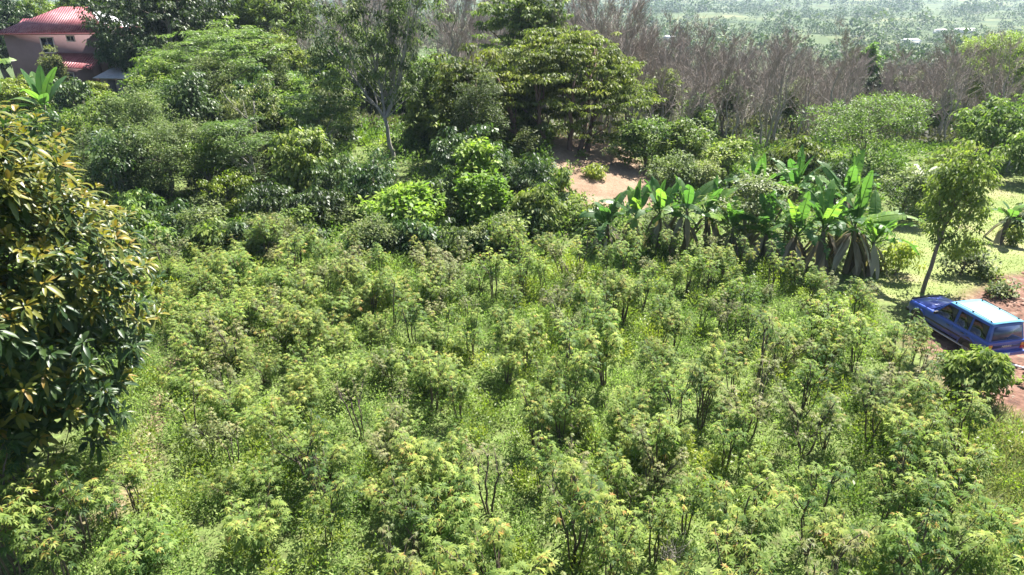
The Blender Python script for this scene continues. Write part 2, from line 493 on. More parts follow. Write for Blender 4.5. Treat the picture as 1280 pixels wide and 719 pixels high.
def ground_mat():
    m, nt, out = new_mat('ground_earth')
    L = nt.links.new
    geo = nt.nodes.new('ShaderNodeNewGeometry')

    def noise(s, d=6, r=0.65):
        n = nt.nodes.new('ShaderNodeTexNoise'); n.inputs['Scale'].default_value = s; n.inputs['Detail'].default_value = d
        n.inputs['Roughness'].default_value = r
        L(geo.outputs['Position'], n.inputs['Vector']); return n

    def mix(f, a, b):
        x = nt.nodes.new('ShaderNodeMix'); x.data_type = 'RGBA'
        L(f, x.inputs[0]); L(a, x.inputs[6]); L(b, x.inputs[7]); return x.outputs[2]

    def att(nm):
        a = nt.nodes.new('ShaderNodeAttribute'); a.attribute_name = nm; return a.outputs['Fac']

    n1, n2, n3, n4 = noise(0.35), noise(2.2), noise(9, 4), noise(0.012, 8, 0.7)
    base = ramp(nt, [(0.25, (0.060, 0.050, 0.028)), (0.45, (0.075, 0.095, 0.03)), (0.62, (0.11, 0.15, 0.042)), (0.8, (0.16, 0.14, 0.07))]); L(n2.outputs[0], base.inputs[0])
    dirt = ramp(nt, [(0.3, (0.065, 0.037, 0.028)), (0.5, (0.125, 0.068, 0.048)), (0.72, (0.22, 0.145, 0.11))]); L(n2.outputs[0], dirt.inputs[0])
    lawn = ramp(nt, [(0.3, (0.21, 0.18, 0.10)), (0.48, (0.15, 0.175, 0.060)), (0.7, (0.105, 0.14, 0.04))]); L(n1.outputs[0], lawn.inputs[0])
    bare = ramp(nt, [(0.3, (0.13, 0.085, 0.054)), (0.52, (0.20, 0.138, 0.092)), (0.75, (0.27, 0.205, 0.15))]); L(n1.outputs[0], bare.inputs[0])
    path = ramp(nt, [(0.3, (0.10, 0.06, 0.04)), (0.55, (0.20, 0.135, 0.09)), (0.75, (0.31, 0.24, 0.165))]); L(n3.outputs[0], path.inputs[0])
    far = ramp(nt, [(0.34, (0.04, 0.065, 0.022)), (0.50, (0.06, 0.085, 0.03)), (0.58, (0.095, 0.11, 0.042)), (0.66, (0.16, 0.15, 0.075)), (0.74, (0.055, 0.08, 0.028))]); L(n4.outputs[0], far.inputs[0])
    c = base.outputs[0]
    for nm, r in (('far', far), ('lawn', lawn), ('bare', bare), ('path', path), ('dirt', dirt)):
        c = mix(att(nm), c, r.outputs[0])
    hs = nt.nodes.new('ShaderNodeHueSaturation'); L(c, hs.inputs['Color'])
    mr = nt.nodes.new('ShaderNodeMapRange'); mr.inputs['From Min'].default_value = 0.3; mr.inputs['From Max'].default_value = 0.7
    mr.inputs['To Min'].default_value = 0.72; mr.inputs['To Max'].default_value = 1.25
    L(n3.outputs[0], mr.inputs['Value']); L(mr.outputs[0], hs.inputs['Value'])
    b = nt.nodes.new('ShaderNodeBsdfPrincipled'); b.inputs['Roughness'].default_value = 0.95; b.inputs['Specular IOR Level'].default_value = 0.15
    L(hs.outputs[0], b.inputs['Base Color'])
    bp = nt.nodes.new('ShaderNodeBump'); bp.inputs['Strength'].default_value = 0.6; bp.inputs['Distance'].default_value = 0.12
    L(n2.outputs[0], bp.inputs['Height']); L(bp.outputs[0], b.inputs['Normal'])
    L(b.outputs[0], out.inputs['Surface'])
    return m


GM = ground_mat()
ny, nx = X.shape
I = np.arange(ny * nx).reshape(ny, nx)
FQ = np.stack([I[:-1, :-1], I[:-1, 1:], I[1:, 1:], I[1:, :-1]], -1).reshape(-1, 4)
VV = np.stack([X, Y, Z], -1).reshape(-1, 3)
fm = {k: mk[k].ravel()[FQ].mean(1) for k in mk}
cls = np.zeros(len(FQ), int)
cls[fm['lawn'] > 0.5] = 1; cls[fm['bare'] > 0.5] = 2; cls[fm['path'] > 0.5] = 3; cls[fm['dirt'] > 0.5] = 4
cls[(VV[FQ][:, :, 1].mean(1) > 330)] = 5
for k, nm in enumerate(['ground', 'lawn', 'bare_hillside', 'path', 'dirt_yard', 'valley_terrain']):
    f = FQ[cls == k]
    u, inv = np.unique(f, return_inverse=True)
    me = bpy.data.meshes.new(nm)
    me.from_pydata(VV[u].tolist(), [], inv.reshape(-1, 4).tolist())
    for a in mk:
        at_ = me.attributes.new(a, 'FLOAT', 'POINT'); at_.data.foreach_set('value', mk[a].ravel()[u].astype(np.float32))
    me.polygons.foreach_set('use_smooth', np.ones(len(f), bool))
    me.materials.append(GM)
    o = bpy.data.objects.new(nm, me); C.objects.link(o); o['kind'] = 'structure'


def pmask(name, x, y):
    P = {'dirt': POLY_DIRT, 'lawn': POLY_LAWN, 'bare': POLY_BARE, 'path': POLY_PATH}[name]
    return poly_mask(np.atleast_1d(np.asarray(x, float)), np.atleast_1d(np.asarray(y, float)), P, 0.4)


# ------------------------------------------------------------------ cassava shrubs
def palmate(g, P, A, N, size, tint, nl=6):
    """hand-shaped leaves: nl narrow lobes spread from one point, drooping"""
    n = len(P)
    A = nrm(A); S = nrm(np.cross(A, N)); N = nrm(np.cross(S, A))
    angs = np.linspace(-1.95, 1.95, nl)
    for a in angs:
        d = A * math.cos(a) + S * math.sin(a)
        L = size * (1 - 0.22 * abs(a) / 1.95) * rng.uniform(0.85, 1.1, n)
        leaves(g, P, d + 0.12 * rvec(n), N + 0.15 * rvec(n), L, L * 0.30, 0.10, 0.30, np.clip(tint + 0.06 * rng.normal(size=n), 0, 1))


def whorl(g, tip, axis_, n, pet, size, tb, spread=1.0):
    k = np.arange(n)
    az = k * 2.39996 + rng.uniform(0, 6.28)
    t = (k + 0.5) / n
    el = 1.3 - 2.0 * t * spread + rng.normal(size=n) * 0.25
    tb = tb + 0.22 * rng.normal()
    rad = np.stack([np.cos(az), np.sin(az), np.zeros(n)], 1)
    ax = nrm(np.asarray(axis_, float) * 0.6 + np.array([0, 0, 0.6]))
    d = rad * np.cos(el)[:, None] + ax * np.sin(el)[:, None]
    st = tip - ax * (t * 2.3 * pet)[:, None]
    L = pet * (0.45 + 0.75 * np.sqrt(t)) * rng.uniform(0.8, 1.2, n)
    P = st + d * L[:, None]
    leaves(g, st, d, ax + 0.01 * rad, L, 0.012, 0.0, 0.0, 0.97)
    A = rad * 1.0 + np.array([0, 0, -0.55]) + d * 0.5 + 0.25 * rvec(n)
    N = np.array([0, 0, 1.0]) + rad * 0.45 + 0.25 * rvec(n)
    tint = np.clip(tb + 0.30 * (1 - t) - 0.12 + 0.12 * rng.normal(size=n), 0, 0.93)
    old = rng.random(n) < 0.010; tint[old] = 1.0
    palmate(g, P, A, N, size * (0.55 + 0.5 * np.sqrt(t)), tint, 6)


def cassava(name, Hs, nstem, ntips, spread, nleaf, size, mat, tb, loc=(0, 0, 0), extra=0.0, fork=(0.35, 0.6)):
    root = thing(name, '', 'cassava shrub', loc)
    fg = G()
    a0 = rng.uniform(0, 6.28)
    for s in range(nstem):
        sg = G()
        az = a0 + s * 2 * PI / nstem + rng.normal() * 0.35
        sp = spread * rng.uniform(0.5, 1.15)
        hh = Hs * rng.uniform(0.82, 1.05)
        hf = hh * rng.uniform(*fork)
        b0 = np.array([math.cos(az) * 0.06, math.sin(az) * 0.06, -0.05])
        b1 = np.array([math.cos(az) * sp * hf, math.sin(az) * sp * hf, hf])
        r = rng.uniform(0.018, 0.028)
        tube(sg, curve(b0, b1, 5, 0.08), np.linspace(r * 1.15, r * 0.85, 5), 6)
        for q in range(ntips):
            az2 = az + rng.normal() * 0.9
            L = hh - hf
            b2 = b1 + np.array([math.cos(az2) * (spread + 0.2) * L * rng.uniform(0.4, 1.5), math.sin(az2) * (spread + 0.2) * L * rng.uniform(0.4, 1.5), L * rng.uniform(0.35, 1.08)])
            pts = curve(b1, b2, 4, 0.12, 0.03)
            tube(sg, pts, np.linspace(r * 0.8, r * 0.38, 4), 5)
            ax = nrm(pts[-1] - pts[-2])
            whorl(fg, pts[-1], ax, int(nleaf * rng.uniform(0.75, 1.2)), 0.23 * size / 0.2, size, tb)
            if extra and rng.random() < extra:
                pm = pts[2] + rng.normal(size=3) * 0.05
                whorl(fg, pm + np.array([0, 0, 0.08]), ax, int(nleaf * 0.6), 0.22, size * 0.9, tb - 0.12)
        sg.obj('stem', M['cane'], root, smooth=True)
    fg.obj('foliage', M[mat], root)
    return root


PROTO = (0, -30, -60)
TALL, BUSHY, GREY, THIN = [], [], [], []
for k in range(6): TALL.append(cassava('cassava_shrub', 2.35 + 0.12 * k, 3 + k % 4, 3 + k % 2, 0.15, 11, 0.175, 'cassava', 0.48, extra=0.06, fork=(0.5, 0.75)))
for k in range(6): BUSHY.append(cassava('cassava_shrub', 1.55 + 0.1 * k, 5, 4, 0.36, 13, 0.175, 'cassava', 0.52, extra=0.6, fork=(0.3, 0.6)))
for k in range(3): GREY.append(cassava('cassava_shrub', 2.0 + 0.12 * k, 4, 4, 0.28, 12, 0.135, 'cassava_grey', 0.5, extra=0.3, fork=(0.4, 0.65)))
for k in range(4): THIN.append(cassava('cassava_shrub', 2.1 + 0.14 * k, 2 + k % 2, 3, 0.20, 7, 0.13, 'cassava_grey', 0.6, fork=(0.5, 0.7)))
USED = set()


def put(proto, loc, rz, sc, label, group='cassava shrubs of the field'):
    if proto.name not in USED:
        USED.add(proto.name)
        KIDS[proto.name] = [(c, kids(c)) for c in kids(proto)]
        proto.location = loc; proto.rotation_euler = (0, 0, rz); proto.scale = (sc,) * 3
        proto['label'] = label
        if group: proto['group'] = group
        return proto
    return copy_tree(proto, loc, rz, sc, label, group)


def field_bounds(yv):
    """left and right edges of the cassava field, in metres, at forward distance yv"""
    L_ = [(11, -3.5), (14, -8), (17, -9.3), (20, -11), (24, -13.2), (30, -18.5), (36, -24)]
    R_ = [(11, 12.5), (14, 13.6), (17, 14.2), (20, 14.8), (22, 14.2), (24, 14.6), (27, 15.6), (30, 16.6), (32, 15.5), (34, 13.5), (37, 12), (41, 9.5), (46, 4)]
    f = lambda T: float(np.interp(yv, [t[0] for t in T], [t[1] for t in T]))
    return f(L_), f(R_)


specials = []   # (px, py, proto list, index, scale, rot, label)
SPECIAL = [
    ((668, 566), TALL, 1, 1.0, 'many-stemmed cassava shrub in mid-field, its dark canes bunched above a dark hollow'),
    ((717, 632), THIN, 0, 1.0, 'bare Y-forked cassava cane with few leaves, in bright weeds at the field\'s front'),
    ((612, 645), THIN, 1, 1.15, 'straggly cassava with tall bare brown canes and greyish leaves, front middle of field'),
    ((905, 588), TALL, 2, 0.92, 'slim upright cassava with dark crowded canes in front of mid-field weeds'),
    ((1112, 462), TALL, 5, 0.85, 'broad-headed cassava on the field edge level with the blue car\'s door'),
    ((1150, 470), TALL, 0, 0.8, 'small cassava on the red dirt beside the dense bush'),
    ((1140, 452), TALL, 3, 0.72, 'cassava shrub reaching over the bonnet side of the blue car'),
    ((855, 668), TALL, 0, 0.95, 'upright leafy cassava with three dark canes at the front, above pale dead sticks'),
    ((1000, 690), TALL, 4, 1.1, 'large lit cassava with broad leafy head at the front of the field'),
    ((1165, 690), TALL, 2, 1.1, 'tall cassava with bare lower canes at the front corner nearest the dirt yard'),
    ((35, 716), TALL, 4, 1.3, 'frontmost tall cassava below the big yellow-leaved tree'),
    ((72, 690), TALL, 1, 1.2, 'tall cassava under the big tree, beside the frontmost one'),
    ((112, 700), TALL, 5, 1.1, 'lit tall cassava between the dark hollow under the big tree and the front bush'),
    ((60, 640), BUSHY, 5, 1.2, 'bushy cassava in the mouth of the dark hollow under the big tree'),
    ((22, 745), TALL, 2, 1.2, 'cassava at the very corner of the field, tallest below the big tree'),
    ((88, 742), TALL, 0, 1.15, 'cassava at the front border between the corner plant and the bright bush'),
    ((14, 660), TALL, 3, 1.25, 'tall cassava half under the big tree\'s lowest leaves'),
    ((148, 668), TALL, 0, 0.8, 'small cassava at the front end of the bare path'),
    ((172, 640), TALL, 2, 0.75, 'small cassava on the field side of the bare path'),
    ((185, 715), BUSHY, 0, 1.1, 'broad bright cassava spilling over the front end of the bare path'),
    ((330, 690), BUSHY, 2, 1.0, 'wide cassava bush with reddish leaf stalks at the field\'s front, beside the path-end bush'),
]
occupied = []
for (p, lst, k, sc, lab) in SPECIAL:
    x, y, z = ong(*p)
    put(lst[k % len(lst)], (x, y, z), rng.uniform(0, 6.28), sc, lab, None)
    occupied.append((x, y))

car_xy = onz(1215, 425, 0.8)[:2]


def where(x, y):
    lo, hi = field_bounds(y)
    if math.hypot(x - car_xy[0], y - car_xy[1]) < 6.5: return 'near the blue car'
    if y > 32 and x > 3: return 'below the banana plants'
    if y > 32: return 'along the thicket at the far end of the field'
    if x < lo + 3.2 and y < 25: return 'beside the bare path under the big tree'
    if x < lo + 3.5: return 'along the shady side of the field'
    if y < 17 and x > 3: return 'at the field\'s front on the dirt-yard side'
    if y < 17: return 'at the front of the field'
    if x > hi - 3.5: return 'along the dirt-yard side of the field'
    if y < 25: return 'in the open weeds of the mid-field'
    return 'in the crowded upper half of the field'


LOOK = {'t': 'tall cassava with bare lower canes', 'b': 'low leafy cassava bush', 'g': 'greyish-leaved cassava', 'n': 'thin sparse cassava'}
count = 0
row = 0
yv = 11.0
pts_field = []
while yv < 35.4:
    lo, hi = field_bounds(yv)
    stepx = 1.45 if yv < 30 else 1.5
    xv = lo + (0.9 if row % 2 else 0.2)
    while xv < hi:
        x = xv + rng.normal() * 0.42; y = yv + rng.normal() * 0.38
        xv += stepx
        if any(math.hypot(x - a, y - b) < 1.05 for a, b in occupied): continue
        if max(pmask('dirt', x, y)[0], pmask('lawn', x, y)[0]) > 0.3: continue
        if pmask('path', x, y)[0] > 0.2: continue
        if rng.random() < 0.10 + 0.14 * (x > 0 and 16 < y < 30): continue
        if abs(x + 1.2 + 0.10 * (y - 25)) < 0.35 and 13 < y < 31: continue
        pts_field.append((x, y))
    yv += 1.42 if yv < 30 else 1.5
    row += 1
pts_field.sort(key=lambda p: math.hypot(p[0], p[1]))
MASS = {'cassava': G(), 'cassava_grey': G()}; MASS_CANE = G()


def mesh_arrays(o):
    me = o.data
    V = np.empty(len(me.vertices) * 3, np.float32); me.vertices.foreach_get('co', V)
    T = np.empty(len(me.vertices), np.float32); me.attributes['tint'].data.foreach_get('value', T)
    ls = np.empty(len(me.polygons), np.int32); me.polygons.foreach_get('loop_start', ls)
    lt = np.empty(len(me.polygons), np.int32); me.polygons.foreach_get('loop_total', lt)
    vi = np.empty(len(me.loops), np.int32); me.loops.foreach_get('vertex_index', vi)
    q = ls[lt == 4]; t = ls[lt == 3]
    return V.reshape(-1, 3), T, vi[q[:, None] + np.arange(4)], vi[t[:, None] + np.arange(3)]


def into_mass(proto, x, y, rz, sc):
    c, s_ = math.cos(rz) * sc, math.sin(rz) * sc
    for ch in kids(proto):
        V, T, q, t = mesh_arrays(ch)
        V = np.stack([V[:, 0] * c - V[:, 1] * s_ + x, V[:, 0] * s_ + V[:, 1] * c + y, V[:, 2] * sc + hz(x, y)], 1)
        g = MASS_CANE if ch.name.startswith('stem') else MASS[proto_mat[proto.name]]
        g.add(V, q, t, np.clip(T + 0.06 * rng.normal(), 0, 1))


proto_mat = {p.name: ('cassava_grey' if lst_ in (GREY, THIN) else 'cassava') for lst_ in (TALL, BUSHY, GREY, THIN) for p in lst_}
for ip, (x, y) in enumerate(pts_field):
    fr = (x + 3 + 0.1 * (y - 20)) / 10.0 + 0.5 * float(wob(x, y, 6, 2))      # <0: bushy left side, >0: tall right side
    u = rng.random()
    if u < 0.13: kind, lst = 'g', GREY
    elif u < 0.13 + (0.10 if y < 24 else 0.04): kind, lst = 'n', THIN
    elif rng.random() < 1 / (1 + math.exp(-fr * 3)): kind, lst = 't', TALL
    else: kind, lst = 'b', BUSHY
    sc = float(np.clip(rng.lognormal(-0.06, 0.17), 0.6, 1.25)) * (0.92 + 0.16 * float(sstep(19, 13, y)) + 0.10 * float(sstep(2, 10, x))) * (1 - 0.22 * float(sstep(26, 32, y) * sstep(2, 8, x)))
    if ip >= 284:
        into_mass(lst[int(rng.integers(len(lst)))], x, y, rng.uniform(0, 6.28), sc)
        continue
    o_ = put(lst[int(rng.integers(len(lst)))], (x, y, hz(x, y)), rng.uniform(0, 6.28), sc, LOOK[kind] + ' ' + where(x, y))
    o_.rotation_euler[0] = rng.normal() * 0.09; o_.rotation_euler[1] = rng.normal() * 0.09
    count += 1
allg = G(); matidx = []
for gi, gg in enumerate((MASS['cassava'], MASS['cassava_grey'], MASS_CANE)):
    if gg.n: allg.add(np.concatenate(gg.V), np.concatenate(gg.Q) if gg.Q else None, None, np.concatenate(gg.A)); matidx += [gi] * sum(len(q) for q in gg.Q)
if allg.n:
    o = allg.obj('distant_cassava', [M['cassava'], M['cassava_grey'], M['cane']])
    o.data.polygons.foreach_set('material_index', np.array(matidx, np.int32)); o['kind'] = 'stuff'; o['label'] = 'crowded cassava merging into one canopy at the far end of the field'
print('cassava', count, len(pts_field))

# ------------------------------------------------------------------ weeds and grass
def clumps(n, xr, yr, keep, hfun, rfun, lpc, L, W, mat, name, mode='up', tint=0.5, label=None):
    x = rng.uniform(*xr, n); y = rng.uniform(*yr, n)
    k = keep(x, y) > rng.random(n); x, y = x[k], y[k]
    z = height(x, y); hh = hfun(x, y); rr = rfun(x, y)
    m = len(x); kk = rng.poisson(lpc, m); idx = np.repeat(np.arange(m), kk); q = len(idx)
    d = rvec(q); d[:, 2] = np.abs(d[:, 2])
    rad = rng.random(q) ** 0.5
    P = np.stack([x, y, z], 1)[idx] + d * rad[:, None] * np.stack([rr, rr, hh], 1)[idx]
    A = d + 0.8 * rvec(q) + np.array([0, 0, 0.35 if mode == 'up' else -0.2])
    N = np.array([0, 0, 1.0]) + 0.5 * rvec(q)
    ct = tint + 0.22 * rng.normal(size=m) + 0.25 * wob(x, y, 4, 5)
    g = G()
    LL = L * rng.uniform(0.6, 1.3, q) * (1 + 0.012 * np.clip(y[idx] - 20, 0, 60))
    leaves(g, P, A, N, LL, LL * W / L, 0.12, 0.15, np.clip(ct[idx] + 0.08 * rng.normal(size=q), 0, 1))
    o = g.obj(name, M[mat]); o['kind'] = 'stuff'
    if label: o['label'] = label
    return o


def in_field(x, y):
    lo = np.interp(y, [8, 11, 14, 20, 30, 40, 47], [-13, -13, -13, -15, -21, -28, -28]); hi = np.interp(y, [8, 14, 18, 21, 23, 30, 34, 40, 47], [14, 16, 19, 17.5, 15.2, 17.5, 15, 13, 12])
    m = (sstep(-0.5, 0.5, x - lo) * sstep(-0.5, 0.5, hi - x))
    return m * (1 - 0.95 * pmask('dirt', x, y)) * (1 - 0.55 * pmask('path', x, y)) * (1 - 0.97 * pmask('lawn', x, y))


clumps(17000, (-26, 20), (9, 37.5), lambda x, y: in_field(x, y) * (0.62 + 0.38 * wob(x, y, 2.6, 3)),
       lambda x, y: 0.40 + 0.22 * wob(x, y, 2.1, 7) + 0.42 * sstep(3, -7, x), lambda x, y: 0.34 + 0 * x, 46, 0.12, 0.045, 'weed', 'weeds', 'up', 0.55,
       'pale green weeds covering the ground between the cassava')
clumps(900, (-22, 18), (10, 36), lambda x, y: in_field(x, y) * (0.5 + 0.5 * wob(x, y, 3.3, 8)),
       lambda x, y: rng.uniform(0.6, 1.25, len(x)), lambda x, y: rng.uniform(0.35, 0.7, len(x)), 210, 0.13, 0.055, 'lime', 'tall_weeds', 'up', 0.6,
       'yellow-green tall weeds in clumps among the cassava')


def blades(n, xr, yr, keep, h, w, mat, name, tint, label):
    x = rng.uniform(*xr, n); y = rng.uniform(*yr, n)
    k = keep(x, y) > rng.random(n); x, y = x[k], y[k]; m = len(x)
    P = np.stack([x, y, height(x, y) - 0.02], 1)
    A = rvec(m) * np.array([0.5, 0.5, 0.1]) + np.array([0, 0, 0.8])
    g = G(); LL = h * rng.uniform(0.5, 1.3, m)
    leaves(g, P, A, rvec(m), LL, w, 0.0, 0.15, np.clip(tint + 0.25 * wob(x, y, 2.2, 2) + 0.15 * rng.normal(size=m), 0, 1))
    o = g.obj(name, M[mat]); o['kind'] = 'stuff'; o['label'] = label


blades(90000, (12, 46), (28, 62), lambda x, y: pmask('lawn', x, y) * (0.55 + 0.4 * wob(x, y, 2.5, 4)), 0.10, 0.05, 'grass', 'lawn_grass', 0.45, 'short sunlit grass of the clearing')
blades(60000, (-26, 18), (9, 37), lambda x, y: in_field(x, y) * (0.5 + 0.5 * wob(x, y, 2.9, 11)), 0.55, 0.022, 'grass', 'field_grass', 0.4, 'long thin grass growing among the cassava')
blades(2500, (12, 40), (19, 36), lambda x, y: pmask('dirt', x, y) * sstep(0.2, 0.7, wob(x, y, 2.4, 6)), 0.22, 0.02, 'grass', 'yard_grass', 0.5, 'sparse grass tufts growing on the dirt yard')
blades(16000, (11, 22), (13, 22.5), lambda x, y: (1 - pmask('dirt', x, y)) * sstep(12.2, 14.5, x - 0.12 * (y - 16)), 0.6, 0.03, 'drygrass', 'dry_grass', 0.5, 'tall straw-coloured grass at the edge of the dirt yard')

# leaf litter and twigs on the path and yard
nlit = 20000
x = rng.uniform(-16, 40, nlit); y = rng.uniform(11, 60, nlit)
kp = np.maximum(np.maximum(pmask('path', x, y), 0.5 * pmask('bare', x, y)), 0.75 * pmask('dirt', x, y) * (0.4 + 0.6 * sstep(26, 31, y))) > rng.random(nlit); x, y = x[kp], y[kp]
g = G(); leaves(g, np.stack([x, y, height(x, y) + 0.015], 1), rvec(len(x)) * np.array([1, 1, 0.12]), np.array([0, 0, 1.0]) + 0.4 * rvec(len(x)), rng.uniform(0.06, 0.2, len(x)), 0.05, 0.15, 0.0, rng.random(len(x)))
o = g.obj('leaf_litter', M['dryleaf']); o['kind'] = 'stuff'; o['label'] = 'dry fallen leaves scattered on bare earth'


def thicket(x, y):
    m = sstep(35, 38, y) * sstep(-75, -60, x)
    m = np.maximum(m, sstep(-14, -18, x + 0.6 * (20 - y) * (y < 20)) * sstep(24, 30, y))
    return m * (1 - pmask('lawn', x, y)) * (1 - 0.97 * pmask('bare', x, y)) * (1 - pmask('dirt', x, y))


clumps(15000, (-75, 44), (26, 112), lambda x, y: thicket(x, y) * (0.7 + 0.3 * wob(x, y, 5, 3)),
       lambda x, y: 0.9 + 0.6 * wob(x, y, 4, 7), lambda x, y: 0.6 + 0.15 * wob(x, y, 3, 2), 46, 0.20, 0.10, 'mid', 'undergrowth', 'up', 0.5,
       'leafy undergrowth filling the hillside between trees')
clumps(1500, (-45, 6), (42, 66), lambda x, y: thicket(x, y) * sstep(0.1, 0.6, wob(x, y, 7, 12)),
       lambda x, y: 0.5 + 0 * x, lambda x, y: 0.5 + 0 * x, 60, 0.22, 0.07, 'lime', 'hillside_grass', 'up', 0.6,
       'sunlit yellow-green grass patches between hillside bushes')
clumps(7000, (-60, 130), (66, 190), lambda x, y: (0.6 + 0.4 * wob(x, y, 9, 3)) * sstep(-45, -20, x),
       lambda x, y: 1.6 + 1.0 * wob(x, y, 8, 7), lambda x, y: 1.5 + 0.5 * wob(x, y, 6, 2), 40, 0.36, 0.19, 'brush', 'brushwood', 'up', 0.45,
       'dull brushwood under the leafless trees')

# ------------------------------------------------------------------ big glossy-leaved tree
bx, by, bz = spot(30, 17.6)
bt = thing('broadleaf_tree', 'huge glossy big-leaved tree with yellow-brown young leaves at the field edge', 'tree', (bx, by, bz - 0.05))
cl = crown_clusters([((-0.6, 0.2, 6.4), (3.7, 3.5, 4.4)), ((1.1, -0.4, 6.4), (2.7, 2.8, 3.2)), ((1.35, -0.6, 4.3), (2.3, 2.5, 2.3)), ((-2.2, -0.8, 5.2), (2.6, 2.4, 3.2)), ((0.2, -0.4, 8.4), (2.3, 2.3, 2.0))], 0.55, 1.15, 0.72, 0.1)
cl = cl[cl[:, 2] > 1.5]
g = G()
for c in cl:
    axv = nrm(np.array([c[0] * 0.5, c[1] * 0.5, (c[2] - 4.0) * 0.35 + 0.6]) + rng.normal(size=3) * 0.25)
    n = int(rng.integers(11, 18))
    for q in range(int(rng.integers(2, 5))):
        tip = c + rng.normal(size=3) * 0.28
        az = np.arange(n) * 2.4 + rng.uniform(0, 6.28); t = (np.arange(n) + 0.5) / n
        a1 = nrm(np.cross(axv, [0.3, 0.1, 1.0])); a2 = np.cross(axv, a1)
        el = 1.15 - 1.5 * t + rng.normal(size=n) * 0.15
        az = az + rng.normal(size=n) * 0.3
        d = (np.cos(az)[:, None] * a1 + np.sin(az)[:, None] * a2) * np.cos(el)[:, None] + axv * np.sin(el)[:, None]
        P = tip - axv * (t * 0.22)[:, None] + d * 0.04
        flush = rng.random() < float(np.clip(0.10 + 0.72 * sstep(5.8, 8.2, c[2] + 0.5 * rng.normal()) + 0.22 * sstep(0.8, 2.8, c[0]), 0, 0.85))
        tint = np.where(flush, np.clip(0.98 - 0.62 * t, 0.1, 1) + 0.10 * rng.normal(size=n), 0.2 + 0.14 * rng.normal(size=n))
        LL = rng.uniform(0.19, 0.42, n) * np.where(t < 0.2, 0.7, 1)
        leaves6(g, P, d, axv * 0.6 + np.array([0, 0, 0.7]) + 0.2 * rvec(n), LL, LL * rng.uniform(0.27, 0.38, n), rng.uniform(0.1, 0.5, n), 0.16, np.clip(tint, 0, 1))
g.obj('crown', M['bigleaf'], bt)
t = G()
tp = curve((0, 0, 0), (-0.3, 0.2, 6.5), 8, 0.05); rr = np.linspace(0.24, 0.09, 8)
tube(t, tp, rr, 9)
limbs(t, tp, rr, cl, 46, 0.09)
t.obj('trunk', M['bark'], bt, smooth=True)
bt.scale = (1.14, 1.14, 1.14)

